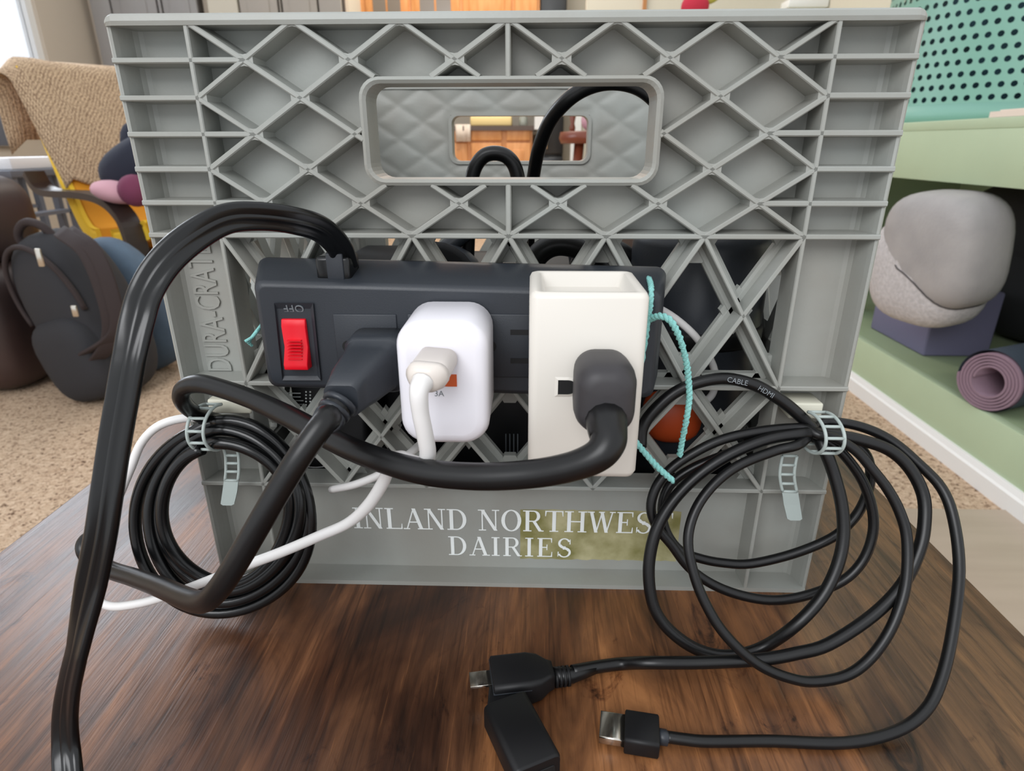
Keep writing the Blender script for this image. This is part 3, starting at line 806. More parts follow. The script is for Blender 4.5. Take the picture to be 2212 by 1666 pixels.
# ------------------------------------------------------------------ coil at the right: two cables
def seq(pts): return pts
TIE = (1768, 930)
def trace(spec):
    out = []
    for e in spec:
        px, py, y0, y1 = e
        p = att(px, py, y0, y1)
        out.append(p)
    return out
vc = empty('video_cable', atz(1150, 1460, 0), 'thick black cable in the right coil ending in a wide ribbed connector', 'cable')
uc2 = empty('usb_cable', atz(1400, 1590, 0), 'thinner black cable in the right coil ending in a bare silver plug', 'cable')
def L(pts, y0, y1): return [(x, y, y0, y1) for x, y in pts]
P1 = [(1400, 1432), (1500, 1432), (1600, 1428), (1661, 1423), (1720, 1412), (1790, 1392), (1886, 1329), (1950, 1262), (1985, 1190), (1997, 1130), (1994, 1069), (1965, 1012), (1920, 972), (1856, 950), (1800, 940), (1770, 936)]
P6 = [(1740, 936), (1660, 948), (1580, 980), (1510, 1025), (1455, 1080), (1420, 1140), (1404, 1200), (1402, 1255), (1412, 1310), (1440, 1355), (1490, 1395), (1545, 1415), (1600, 1414), (1655, 1395), (1720, 1350), (1775, 1290), (1808, 1225), (1822, 1160), (1818, 1090), (1800, 1020), (1778, 965), (1758, 930), (1722, 893), (1680, 860), (1630, 832), (1570, 818), (1510, 826), (1455, 850), (1410, 890), (1388, 925), (1384, 965)]
def cable_from(specs, r, name, mat, par, start=None, n=5):
    pts = list(start or [])
    for pl, y0, y1 in specs: pts += [att(x, y, y0, y1) for x, y in pl]
    for p in pts:
        if p.z < r: p.z = r
    return obj(name, MB().tube(spline(pts, n), r, 12), mat, par)
st = [atz(1236, 1451, .0062), atz(1290, 1441, .0045), atz(1345, 1434, .0038)]
cable_from([(P1, -.016, -.066), (P6[:14], -.018, -.050), (P6[14:21], -.019, -.058), (P6[21:], -.012, -.030)], .0029, 'cable', m_cable, vc, st)
P2 = [(1661, 1612), (1822, 1616), (1934, 1581), (1999, 1535), (2034, 1465), (2058, 1361), (2072, 1232), (2060, 1124), (2034, 1055), (1983, 1001), (1929, 955), (1874, 927), (1815, 913), (1770, 915)]
P4 = [(1730, 958), (1675, 974), (1603, 1002), (1553, 1036), (1513, 1083), (1491, 1134), (1487, 1185), (1502, 1250), (1524, 1304), (1556, 1358), (1603, 1409), (1654, 1445), (1709, 1466), (1757, 1473), (1822, 1462), (1870, 1432), (1912, 1380), (1941, 1319), (1958, 1250), (1959, 1163), (1943, 1105), (1918, 1058), (1889, 1020), (1850, 975), (1800, 945), (1768, 940)]
P3 = [(1730, 925), (1640, 932), (1560, 950), (1500, 978), (1450, 1012), (1418, 1052), (1406, 1098), (1420, 1140), (1451, 1178), (1487, 1225), (1538, 1262), (1603, 1287), (1675, 1297), (1748, 1285), (1820, 1255), (1862, 1214), (1884, 1160), (1885, 1105), (1864, 1040), (1825, 985), (1790, 955), (1768, 950)]
P5 = [(1730, 940), (1640, 955), (1560, 985), (1490, 1015), (1446, 1050), (1430, 1100), (1440, 1150), (1469, 1189), (1510, 1206), (1560, 1216), (1621, 1218), (1712, 1197), (1795, 1163), (1840, 1125), (1866, 1085), (1880, 1035), (1872, 985), (1830, 945), (1780, 925)]
q0 = atz(1440, 1592, .0044)
st2 = [q0, atz(1475, 1597, .0040), atz(1530, 1602, .0034)]
cable_from([(P2, -.011, -.092), (P4, -.021, -.070), (P3, -.015, -.040), (P5, -.011, -.026)], .0024, 'cable', m_cable, uc2, st2)
def cable_word(word, a, b, y0, y1, rad, size):
    pa_, pb_ = att(*a, y0, y1), att(*b, y0, y1)
    ex_ = (pb_-pa_).normalized(); to = (CAM-pa_).normalized(); to = (to-ex_*to.dot(ex_)).normalized(); ey_ = to.cross(ex_)
    o_ = pa_+to*(rad+.0002)-ey_*size*.36
    m4 = Matrix(((ex_.x, ey_.x, to.x, o_.x), (ex_.y, ey_.y, to.y, o_.y), (ex_.z, ey_.z, to.z, o_.z), (0, 0, 0, 1)))
    obj('printed_word', text_mb(word, size, m4, .00005), m_mark, vc, label='small grey print on the jacket')
cable_word('CABLE', (1566, 818), (1620, 829), -.012, -.030, .0029, .0034)
cable_word('HDMI', (1634, 834), (1672, 856), -.012, -.030, .0029, .0034)
# connectors lie on the table
def on_table(px, py, z): return atz(px, py, z)
a0, a1 = on_table(1062, 1470, .0075), on_table(1190, 1455, .0075)
dx = (a1-a0); dx.z = 0; Lc = dx.length; dx.normalize(); dy = Vector((-dx.y, dx.x, 0)); up = Vector((0, 0, 1))
def slab(c0, segs, zc):                              # lofted along dx: (t, half width, half height)
    return MB().loft([[c0+dx*t+dy*u+up*(v+zc-c0.z) for u, v in rrect(-hw_, hw_, -hh_, hh_, min(hw_, hh_)*.35, 3)] for t, hw_, hh_ in segs])
obj('connector', slab(a0, [(0, .0092, .0058), (.0006, .0100, .0066), (.0165, .0100, .0066), (.0215, .0088, .006), (.0255, .0058, .005), (.028, .0048, .0045)], .0066), m_black2, vc)
obj('connector_seam', slab(a0, [(-.0002, .01015, .0003), (.0168, .01015, .0003)], .0095), m_black, vc)
obj('metal_tip', slab(a0-dx*.0098, [(0, .0042, .0007), (.012, .0042, .0007)], .0088), m_steel, vc, label='silver metal tip')
for i in range(4):
    c = a0+dx*(.0295+i*.0019)
    obj('strain_relief', MB().loft([[c+dx*t+dy*(math.cos(a)*.0046)+up*(math.sin(a)*.0046+.0048-c.z) for a in [2*math.pi*j/14 for j in range(14)]] for t in (-.0006, .0006)]), m_black2, vc)
obj('cable_sleeve', MB().tube([a0+dx*.027+up*(.0060-a0.z), a0+dx*.037+up*(.0048-a0.z), st[1]], [.0040, .0036, .0027], 12), m_cable, vc)
b0, b1 = on_table(1350, 1577, .0050), on_table(1430, 1590, .0050)
dx = (b1-b0); dx.z = 0; dx.normalize(); dy = Vector((-dx.y, dx.x, 0))
b0 = on_table(1349, 1577, .0050)
obj('connector', slab(b0, [(0, .0073, .0038), (.0004, .0078, .0043), (.0135, .0078, .0043), (.014, .0073, .0038)], .0044), m_black2, uc2)
obj('silver_plug', slab(b0-dx*.0102, [(0, .0066, .0021), (.0112, .0066, .0021)], .0046), m_steel, uc2, label='bare silver metal plug')
obj('cable_sleeve', MB().tube([b0+dx*.0130+up*(.0044-b0.z), b0+dx*.0172+up*(.0044-b0.z), q0], [.0032, .0032, .0023], 12), m_black, uc2)
# loose black coupler block in front
k0, k1 = on_table(1098, 1540, .009), on_table(1148, 1640, .009)
dx = (k1-k0); dx.z = 0; dx.normalize(); dy = Vector((-dx.y, dx.x, 0))
cb = empty('coupler_block', on_table(1110, 1600, 0), 'small black cable coupler lying in front of the wide connector', 'adapter')
obj('body', slab(k0-dx*.004, [(0, .0085, .0062), (.001, .0098, .0072), (.032, .0098, .0072), (.0332, .0092, .0066)], .0072), m_black2, cb)
obj('socket', slab(k0+dx*.0285, [(0, .0070, .0026), (.0010, .0070, .0026)], .0072), m_slot, cb)
obj('socket_contact', slab(k0+dx*.0293, [(0, .0050, .0006), (.0006, .0050, .0006)], .0072), m_steel, cb)
s0 = on_table(1085, 1500, .010)
obj('strap', MB().box(s0.x-.0062, s0.x+.0062, k0.y-.004, s0.y+.006, .003, .009), m_black2, cb, bevel=.001)

# ------------------------------------------------------------------ ladder ties
def ladder(name, path, w_dirs, half, holes, par, r=.0006):
    """flat strap with rectangular holes: two rails and the rungs"""
    n = len(path); out = MB()
    L0, L1 = [], []
    for p, wv in zip(path, w_dirs):
        L0.append(p-wv*half); L1.append(p+wv*half)
    out.tube(spline(L0, 3), r*1.35, 8); out.tube(spline(L1, 3), r*1.35, 8)
    for i in holes:
        out.tube([L0[i], path[i], L1[i]], r*1.3, 8)
    return obj(name, out, m_tie, par)
def tie(name, cx, top, bot, half_px, tail, head, y, label):
    base = at(cx, bot, y)
    t = empty(name, base, label, 'cable tie')
    pts, wds = [], []
    a, bq = at(cx, top, y), at(cx, bot, y)
    H = (a.z-bq.z)/2; mid = (a+bq)/2
    D = .0120
    n = 15
    for i in range(n):
        ang = math.radians(112-224*i/(n-1))
        pts.append(Vector((mid.x+.0018*math.cos(ang)*(1 if cx > 1000 else -1), mid.y-D*math.cos(ang), mid.z+H*math.sin(ang)/math.sin(math.radians(90)))))
        wds.append(Vector((1, 0, 0)))
    hw = half_px/FPX*.29
    ladder('strap', pts, wds, hw, range(0, n, 2), t)
    tp = [at(*q) for q in tail]
    ladder('strap_tail', tp[:5], [Vector((1, 0, 0))]*5, hw*.85, range(0, 5), t)
    tip = MB(); w2 = hw*.95
    tip.loft([[p+Vector((u, v, 0)) for u, v in ((-w_, -.0005), (w_, -.0005), (w_, .0005), (-w_, .0005))] for p, w_ in ((tp[4], w2), (tp[5], w2*1.02), (tp[6], w2*.95), (tp[6]+(tp[6]-tp[5])*.12, w2*.6))], smooth=False)
    obj('strap_tip', tip, m_tie, t)
    h0, h1 = at(head[0], head[1], 0), at(head[2], head[3], 0)
    obj('mount', MB().box(h0.x, h1.x, -.001, .0138, h1.z, h0.z), m_mount, t, bevel=.001)
    return t
tie('cable_tie', 457, 878, 966, 18, [(497, 968, -.010), (501, 984, -.010), (502, 1001, -.010), (502, 1019, -.0105), (500, 1038, -.011), (497, 1062, -.0115), (492, 1088, -.012)], (448, 862, 545, 893), -.0115,
    'pale ladder cable tie around the coil at the left')
tie('cable_tie', 1770, 896, 972, 19, [(1706, 985, -.010), (1702, 1005, -.011), (1700, 1025, -.0115), (1702, 1045, -.0115), (1706, 1062, -.0115), (1710, 1090, -.0115), (1716, 1120, -.012)], (1708, 870, 1772, 905), -.0150,
    'pale ladder cable tie around the coil at the right')

# ------------------------------------------------------------------ mint string that ties the strip on
sp_ = empty('mint_string', at(560, 720, 0), 'mint green cotton string knotted through the crate around the power strip', 'string')
def twist(pts, r=.0013):
    mb = MB(); c = spline(pts, 8); fr = frames(c); d = 0; rings = ([], [])
    path = ([], [])
    for i, (p, t, a, bb) in enumerate(fr):
        if i: d += (p-fr[i-1][0]).length
        for k in (0, 1):
            an = d/.0045*2*math.pi+math.pi*k
            path[k].append(p+a*(r*.5*math.cos(an))+bb*(r*.5*math.sin(an)))
    for k in (0, 1): mb.tube(path[k], r*.72, 7)
    return mb
obj('strand', twist([at(1360, 950, -.034), at(1380, 820, -.036), at(1400, 700, -.037), at(1407, 632, -.037), at(1402, 600, -.020)], .0011), m_string, sp_)
obj('strand', twist([at(1402, 690, -.036), at(1425, 683, -.042), at(1448, 693, -.045), at(1468, 730, -.045), at(1482, 780, -.042), at(1487, 820, -.040), at(1489, 860, -.040), at(1483, 905, -.040), at(1474, 950, -.036), at(1468, 985, -.033)], .0013), m_string, sp_)
obj('strand', twist([at(1366, 945, -.034), at(1390, 975, -.036), at(1412, 1000, -.038), at(1432, 1020, -.040), at(1455, 1040, -.040)], .0013), m_string, sp_)
for k in range(4):
    obj('frayed_end', MB().tube([at(566, 700, -.020), at(556, 716-k, -.022), at(546-k*3, 728+k*3, -.024+.001*k), at(529+k*5, 738+k*3, -.026+.001*k)], .0007, 7), m_string, sp_)
obj('strand', twist([at(566, 702, -.020), at(575, 690, -.012), at(585, 680, -.0008)], .001), m_string, sp_)
# ------------------------------------------------------------------ things stored in the crate
bx = empty('black_device', (-.015, .085, .0095), 'large matte black box standing inside the crate behind the power strip', 'box')
obj('case', MB().box(-.076, .056, .045, .20, .0095, .156), m_black2, bx, bevel=.004)
obj('printed_lines', (lambda mb: [mb.box(at(1086+k*11, 0, .044).x, at(1086+k*11, 0, .044).x+.0006, .0444, .0446, .055+.001*(k % 2), .074) for k in range(4)] and mb)(MB()), m_mark, bx, label='small grey print')
adp = empty('power_brick', (-.105, .035, .0095), 'black power brick with fine white print inside the crate, below the red switch', 'power brick')
obj('case', MB().box(-.120, -.080, .022, .060, .0095, .118), m_black2, adp, bevel=.003)
pl = MB()
for k in range(7):
    q = at(622, 850+k*8, .0218); pl.box(q.x, q.x+(.007 if k < 2 else .0085), .0215, .0219, q.z, q.z+.0004)
for k in range(10):
    for e in (0, 1):
        q = at(660+e*9, 848+k*7, .0218); pl.box(q.x, q.x+.0008, .0215, .0219, q.z, q.z+.0008)
obj('printed_lines', pl, m_print, adp, label='fine white print')
oc = MB().tube(spline([at(722, 880, .05), at(726, 910, .045), at(731, 950, .04), at(735, 1000, .04)], 5), .0016, 8)
obj('orange_wire', oc, m_orng, label='thin orange wire inside the crate behind the black cord', cat='wire')
sk = empty('round_speaker', (.115, .10, .0095), 'black cylindrical speaker inside the crate at the right', 'speaker')
obj('case', MB().lathe([(.034, 0), (.038, .003), (.038, .172), (.035, .178), (.0, .179)], (.105, .075, .0095), 32), m_black, sk)
obj('top_ring', MB().lathe([(.0382, .118), (.0392, .12), (.0392, .126), (.0382, .128)], (.105, .075, .0095), 32), m_black2, sk)
br = empty('brown_box', (.075, .20, .0095), 'small brown cardboard box inside the crate behind the speaker', 'box')
obj('carton', MB().box(.060, .095, .20, .24, .0095, .20), m_brown, br, bevel=.001)
obj('flap', MB().box(.060, .095, .197, .1995, .15, .20), m_brown, br, bevel=.0005)
ow = MB().sphere(at(1452, 895, .045), .017, .014, .016, 20, 12, e=.8)
obj('orange_pouch', ow, m_orng, label='orange rounded lump inside the crate beside the ivory box', cat='pouch')
wc = [(716, 1058, -.004), (770, 1046, -.016), (830, 1020, -.020), (880, 984, -.016), (908, 960, -.006), (960, 915, .020), (1060, 840, .034), (1180, 740, .036), (1300, 690, .036), (1400, 668, .030), (1440, 676, .026), (1500, 725, .025), (1538, 785, .026), (1545, 830, .027), (1530, 862, .028), (1490, 872, .030)]
obj('white_cable', MB().tube(spline([at(*q) for q in wc], 7), .0020, 10), m_wcable, label='white cable threaded through the crate lattice behind the power strip', cat='cable')
# thick black hoses in the crate, seen through the handle
def hose(name, pts, r, label):
    return obj(name, MB().tube(spline([at(*q) for q in pts], 8), r, 14), m_cable, label=label, cat='cable')
hose('black_cable', [(1010, 560, .10), (1015, 440, .10), (1022, 375, .10), (1042, 340, .10), (1070, 331, .10), (1098, 341, .10), (1116, 372, .10), (1124, 440, .10), (1128, 560, .10)], .0042, 'thick black cable making a small arch inside the handle slot')
hose('black_cable', [(1140, 560, .13), (1146, 440, .12), (1154, 370, .11), (1166, 315, .10), (1188, 262, .09), (1222, 220, .08), (1262, 192, .075), (1310, 178, .07), (1360, 182, .068), (1400, 202, .066), (1432, 240, .065), (1450, 300, .065), (1456, 420, .065)], .0040, 'long black cable sweeping in a wide arch behind the handle slot')
hose('black_hose', [(1130, 690, .05), (1140, 600, .05), (1165, 548, .05), (1210, 528, .05), (1270, 545, .05), (1320, 590, .05), (1350, 660, .05), (1360, 760, .05)], .0060, 'stiff black hose curving just above the ivory outlet box')
hose('black_hose', [(1240, 690, .09), (1250, 570, .09), (1290, 530, .09), (1345, 545, .09), (1385, 590, .09), (1400, 660, .09), (1405, 760, .09)], .0052, 'second stiff black hose curving farther back in the crate')
ca = empty('storage_case', (.115, .20, .0095), 'tall black fabric case standing in the right rear corner of the crate', 'case')
obj('case_body', MB().box(.100, .144, .135, .28, .0095, .19), m_blackf, ca, bevel=.006)
obj('case_zip', MB().box(.0985, .100, .15, .27, .150, .154), m_mark, ca)
cl_ = empty('folded_bag', (-.115, .17, .0095), 'black folded bag standing in the left rear of the crate', 'bag')
obj('bag_body', MB().box(-.142, -.082, .075, .27, .0095, .15), m_blackf, cl_, bevel=.008)
obj('bag_strap', MB().tube([(-.14, .072, .12), (-.11, .068, .10), (-.085, .072, .12)], .003, 8), m_packb, cl_)
dm = empty('headset', (-.04, .08, .15), 'dark rounded headset lying on the black box inside the crate', 'headset')
obj('ear_cup', MB().sphere((-.045, .085, .158), .026, .024, .020, 24, 12), m_black, dm)
obj('cushion_pad', MB().lathe([(.010, -.002), (.021, -.003), (.024, 0), (.021, .004), (.010, .003)], (-.045, .066, .158), 24, 'y'), m_blackf, dm)
obj('headband', MB().tube(spline([(-.045, .09, .172), (-.02, .10, .188), (.01, .11, .190), (.035, .12, .172), (.04, .12, .152)], 6), .005, 10), m_black, dm)
obj('black_cable', MB().tube(spline([att(x, y, .024, .024) for x, y in ((640, 1005), (690, 1010), (740, 1000), (800, 990), (850, 960), (880, 940))], 6), .003, 10), m_cableg, label='glossy black cable lying low behind the lattice below the white charger', cat='cable')
obj('black_cable', MB().tube(spline([at(x, y, .0235) for x, y in ((650, 1025), (700, 1032), (760, 1026), (830, 1002), (900, 960), (960, 920))], 6), .003, 10), m_cableg, label='second glossy black cable low behind the lattice, nearest the ledge', cat='cable')
# ------------------------------------------------------------------ the room
FZ = -.46
def st(name, mb, mat, parent=None, bevel=0, **k): return obj(name, mb, mat, parent, bevel, kind='structure' if parent is None else None, **k)
st('floor', MB().box(-3.2, 3.0, -1.5, 5.6, FZ-.02, FZ), m_carpet)
hf = atz(2080, 1104, FZ).y
st('trim_1', MB().box(.20, .975, -1.5, hf, FZ, FZ+.004), m_vinyl)
WL = -2.75
wl0 = at(193, 80, 4.0)
# left wall with the bright window
wz0, wz1, wy0, wy1 = .36, 1.9, 1.7, 3.58
b = MB()
b.box(WL-.1, WL, .3, wy0, FZ, 2.0); b.box(WL-.1, WL, wy1, 4.1, FZ, 2.0); b.box(WL-.1, WL, wy0, wy1, FZ, wz0); b.box(WL-.1, WL, wy0, wy1, wz1, 2.0)
st('wall_left', b, m_wallB)
wn = empty('window_1', (WL-.05, (wy0+wy1)/2, wz0)); wn['kind'] = 'structure'
fr = MB()
for (a, c, d, e) in ((wy0, wy1, wz0, wz0+.05), (wy0, wy1, wz1-.05, wz1), (wy0, wy0+.05, wz0, wz1), (wy1-.05, wy1, wz0, wz1), (2.9, 2.95, wz0, wz1)):
    fr.box(WL-.07, WL-.02, a, c, d, e)
obj('window_frame', fr, m_trimw, wn)
m_glass = M('window_glass', (250, 252, 255), .02, trans=1, spec=.5)
m_glass.node_tree.nodes['Principled BSDF'].inputs['IOR'].default_value = 1.08
obj('pane', MB().box(WL-.05, WL-.046, wy0+.05, 2.9, wz0+.05, wz1-.05), m_glass, wn)
obj('pane', MB().box(WL-.05, WL-.046, 2.95, wy1-.05, wz0+.05, wz1-.05), m_glass, wn)
obj('window_sill', MB().box(WL-.02, WL+.06, wy0-.05, wy1+.05, wz0-.03, wz0), m_trimw, wn)
# back walls
bx_ = at(1225, 20, 5.0).x; cx0_ = at(200, 80, 4.0).x
st('wall_back', MB().box(-3.2, 3.0, 5.4, 5.5, FZ, 2.2), m_wallA)
st('wall_right', MB().box(1.95, 2.05, .0, 5.4, FZ, 2.2), m_wallA)
b = MB().box(-2.75, at(742, 20, 4.0).x, 4.05, 4.12, FZ, 2.1)
st('wall_closet', b, m_wallB)
pr = at(455, 20, 4.0).x; pr2 = at(518, 20, 4.0).x
st('trim_2', MB().box(pr, pr2, 3.97, 4.05, FZ, 2.1), m_wallA)
def closet(name, px0, px1, edges, mat, label):
    x0, x1 = at(px0, 20, 4.0).x, at(px1, 20, 4.0).x
    t = empty(name, ((x0+x1)/2, 4.0, FZ), label, 'closet')
    obj('frame', MB().box(x0, x1, 4.0, 4.05, FZ, 2.0), m_groove, t)
    xs = [x0]+[at(e, 20, 4.0).x for e in edges]+[x1]
    for i in range(len(xs)-1):
        d = obj('door', MB().box(xs[i]+.006, xs[i+1]-.006, 3.975, 4.0, FZ+.03, 1.98), mat, t, bevel=.004)
        w_ = xs[i+1]-xs[i]
        if w_ > .2: obj('door_panel', MB().box(xs[i]+w_*.22, xs[i+1]-w_*.22, 3.968, 3.976, FZ+.15, 1.85), mat, d, bevel=.004)
closet('closet', 200, 432, [245, 345, 355], m_closet, 'grey closet with tall doors at the back left beside the window wall')
closet('closet', 520, 742, [605, 612, 690], m_closet2, 'tan closet with tall doors left of the orange wood cabinets')
# kitchen: upper cabinets
KY = 5.0
def K(px, py): return at(px, py, KY)
uk = empty('wall_cabinet', (K(960, 20).x, KY, .9), 'orange oak wall cabinets with glass doors in the kitchen', 'cabinet')
ux0, ux1 = K(778, 15).x, K(1166, 15).x
obj('cabinet_box', MB().box(ux0, ux1, KY+.02, KY+.36, .92, 2.1), m_oak, uk)
xs = [K(p, 15).x for p in (786, 885, 996, 1108, 1164)]
for i in range(4):
    w_ = xs[i+1]-xs[i]
    d = obj('door', MB().box(xs[i]+.012, xs[i+1]-.012, KY, KY+.022, .95, 2.08), m_oak, uk, bevel=.004)
    if i < 2:
        for s in (0, 1):
            obj('pane', MB().box(xs[i]+w_*(.20+.32*s), xs[i]+w_*(.48+.32*s), KY-.004, KY+.002, 1.0, 2.0), m_pane, d)
    elif i == 2: obj('door_panel', MB().box(xs[i]+w_*.16, xs[i]+w_*.84, KY-.008, KY+.002, 1.0, 2.0), m_oak, d, bevel=.006)
st('trim_3', MB().box(K(742, 15).x, K(778, 15).x, 4.6, 5.4, FZ, 2.1), m_wallA)
# lower cabinets
lk = empty('base_cabinet', (K(1060, 310).x, KY, FZ), 'orange oak base cabinet with drawers and a dark counter, seen through the far handle slot', 'cabinet')
lx0, lx1 = K(900, 300).x, K(1150, 300).x
ctz = K(1060, 272).z
obj('cabinet_box', MB().box(lx0, lx1, KY, KY+.36, FZ+.08, ctz-.03), m_oak, lk)
obj('worktop', MB().box(lx0-.03, lx1+.03, KY-.04, KY+.36, ctz-.035, ctz), m_counter, lk)
for (a, c, d, e, nm) in ((1018, 1084, 275, 304, 'drawer'), (1094, 1145, 275, 304, 'drawer'), (930, 1012, 275, 304, 'drawer'), (1018, 1084, 309, 400, 'door'), (1094, 1145, 309, 400, 'door'), (930, 1012, 309, 400, 'door')):
    p, q = K(a, d), K(c, e)
    dd_ = obj(nm, MB().box(p.x, q.x, KY-.02, KY, max(q.z, FZ+.1), p.z), m_oak, lk, bevel=.005)
    if nm == 'door':
        obj('door_panel', MB().box(p.x+.05, q.x-.05, KY-.026, KY-.019, max(q.z, FZ+.1)+.05, p.z-.05), m_oak, dd_, bevel=.004)
tw = MB(); p, q = K(985, 272), K(1018, 306)
tw.loft([[Vector((p.x+(q.x-p.x)*u, KY-.05-.012*math.sin(u*9), z)) for u in [i/10 for i in range(11)]]+[Vector((p.x+(q.x-p.x)*u, KY-.035-.012*math.sin(u*9), z)) for u in [1-i/10 for i in range(11)]] for z in (q.z, p.z+.01)])
obj('dish_towel', tw, m_paper, label='pale towel hanging over the counter edge at the left of the drawers', cat='towel')
p, q = K(1015, 254), K(1105, 263)
obj('bread_box', MB().box(p.x, q.x, KY+.02, KY+.2, ctz, ctz+.07), M('cream_box', (240, 214, 150), .5), label='long cream box standing on the dark kitchen counter', cat='box', bevel=.01)
p = K(1130, 258)
obj('glass_jar', MB().lathe([(.03, 0), (.035, .01), (.035, .06), (.025, .075), (.028, .09)], (p.x, KY+.08, ctz), 16), M('jar_glass', (200, 205, 195), .1, trans=.5), label='small pale jar at the right end of the kitchen counter', cat='jar')
p = K(1160, 270)
obj('paper_bag', MB().box(p.x-.02, p.x+.05, KY-.10, KY-.045, K(1160, 280).z, K(1160, 250).z), m_trimw, label='white paper sheet hanging at the end of the oak counter', cat='paper')
# black appliance column
fx0, fx1 = K(1168, 20).x, K(1224, 20).x
fg = empty('refrigerator', ((fx0+fx1)/2, KY, FZ), 'tall black refrigerator right of the oak cabinets', 'refrigerator')
obj('cabinet', MB().box(fx0, fx1, KY+.02, KY+.38, FZ+.02, 1.9), m_appl, fg, bevel=.01)
obj('door', MB().box(fx0, fx1, KY-.02, KY+.018, FZ+.62, 1.89), m_appl, fg, bevel=.01)
obj('door', MB().box(fx0, fx1, KY-.02, KY+.018, FZ+.04, FZ+.60), m_appl, fg, bevel=.01)
obj('handle', MB().tube([(fx0+.06, KY-.05, FZ+.66), (fx0+.06, KY-.05, FZ+1.2)], .012, 8), m_steel, fg)
tx = K(1232, 300).x
st('trim_4', MB().box(tx-.02, tx+.05, 4.55, 4.62, FZ, .55), m_trimw)
st('wall_partition', MB().box(tx+.06, at(1870, 20, 4.6).x, 4.6, 4.68, FZ, 2.1), m_wallA)
st('trim_5', MB().box(at(1388, 15, 4.6).x, at(1396, 15, 4.6).x, 4.585, 4.6, FZ, 2.1), M('wood_strip', (176, 120, 70), .5))
st('trim_6', MB().box(at(1870, 15, 4.6).x, at(1922, 15, 4.6).x, 4.5, 4.62, FZ, 2.1), M('olive_jamb', (116, 108, 76), .6))
q = at(1730, 17, 4.58)
sg = empty('wall_shelf', (q.x, 4.55, q.z), 'small white shelf on the beige wall just above the crate rim', 'shelf')
obj('shelf_board', MB().box(q.x-.13, q.x+.13, 4.45, 4.6, q.z-.02, q.z+.03), m_trimw, sg, bevel=.006)
obj('bracket', MB().box(q.x-.02, q.x+.02, 4.50, 4.6, q.z-.07, q.z-.02), m_trimw, sg)
# bar stool behind
SY = 3.0
q = at(1252, 294, SY); stl = empty('bar_stool', (q.x+.06, SY, FZ), 'red-brown turned wooden stool seen through the far handle slot', 'stool')
sx = q.x+.07
obj('seat', MB().lathe([(.02, -.03), (.16, -.035), (.17, -.01), (.165, .018), (.12, .022), (.0, .018)], (sx, SY, q.z), 32), m_stool, stl)
for a in range(4):
    c_, s_ = math.cos(math.pi/4+a*math.pi/2), math.sin(math.pi/4+a*math.pi/2)
    obj('leg', MB().tube([(sx+.10*c_, SY+.10*s_, q.z-.03), (sx+.16*c_, SY+.16*s_, FZ+.02), (sx+.16*c_, SY+.16*s_, FZ)], [.02, .016, .014], 10), m_stool, stl)
obj('stretcher', MB().tube([(sx-.12, SY-.12, q.z-.18), (sx+.12, SY-.12, q.z-.18)], .014, 8), m_stool, stl)
for dx_ in (-.10, .0, .10):
    pts = [(.010, 0), (.016, .03), (.010, .05), (.017, .09), (.010, .12), (.016, .16), (.010, .20), (.014, .26)]
    obj('spindle', MB().lathe(pts, (sx+dx_, SY+.11, q.z+.01), 10), m_stool, stl)
obj('back_rail', MB().box(sx-.15, sx+.15, SY+.095, SY+.125, q.z+.26, q.z+.34), m_stool, stl, bevel=.008)
p = at(1272, 270, SY)
obj('pink_cloth', MB().sphere((p.x+.02, SY-.02, q.z+.018+.05), .06, .06, .052, 16, 10), m_pink, label='pink crumpled cloth lying on the seat of the wooden stool', cat='cloth')
# red soft toy above the rim
q = at(1502, 6, 2.2)
rt = empty('felt_ornament', (q.x, 2.2, q.z-.03), 'crimson felt ornament with olive leaf perched behind the crate rim', 'ornament')
obj('berry', MB().sphere((q.x, 2.2, q.z-.012), .048, .04, .042, 20, 12), m_redt, rt)
obj('leaf', MB().sphere((q.x+.05, 2.2, q.z+.012), .034, .012, .016, 14, 8, R=Matrix.Rotation(-.3, 3, 'Y')), m_leaf, rt)
pst = empty('plant_stand', (q.x, 2.2, FZ), 'thin pale pole stand carrying the crimson ornament', 'stand')
obj('pole', MB().tube([(q.x, 2.2, FZ+.02), (q.x, 2.2, q.z-.058)], .006, 10), m_trimw, pst)
obj('top_plate', MB().lathe([(.0, -.004), (.03, -.004), (.03, .004), (.0, .004)], (q.x, 2.2, q.z-.058), 20), m_trimw, pst)
obj('base', MB().lathe([(.0, 0), (.10, 0), (.10, .012), (.02, .02), (.0, .02)], (q.x, 2.2, FZ), 24), m_trimw, pst)

# ------------------------------------------------------------------ built-in sage bench at the right
BX = .985
bn = empty('window_bench', (BX+.3, 1.6, FZ), 'sage green built-in bench with open cubby at the right', 'bench')
obj('seat_board', MB().box(BX, 1.95, .55, 4.4, .262, .284), m_bench, bn, bevel=.002)
obj('apron', MB().box(BX, BX+.022, .55, 4.4, .148, .262), m_bench, bn, bevel=.001)
obj('plinth', MB().box(BX, BX+.022, .55, 4.4, FZ, -.306), m_bench, bn, bevel=.001)
obj('cubby_floor', MB().box(BX+.022, 1.94, .55, 4.4, -.325, -.306), m_benchd, bn)
obj('cubby_back', MB().box(1.75, 1.77, .55, 4.4, -.306, .262), m_bench, bn)
obj('divider', MB().box(BX+.03, 1.75, 2.4, 2.42, -.306, .262), m_bench, bn)
obj('divider', MB().box(BX+.03, 1.75, .56, .58, -.306, .262), m_bench, bn)
bb = MB().prism([(BX-.014, .55, FZ), (BX, .55, FZ), (BX, .55, FZ+.052), (BX-.006, .55, FZ+.052), (BX-.010, .55, FZ+.040), (BX-.014, .55, FZ+.036)], (0, 3.85, 0))
st('baseboard_right', bb, m_trimw)
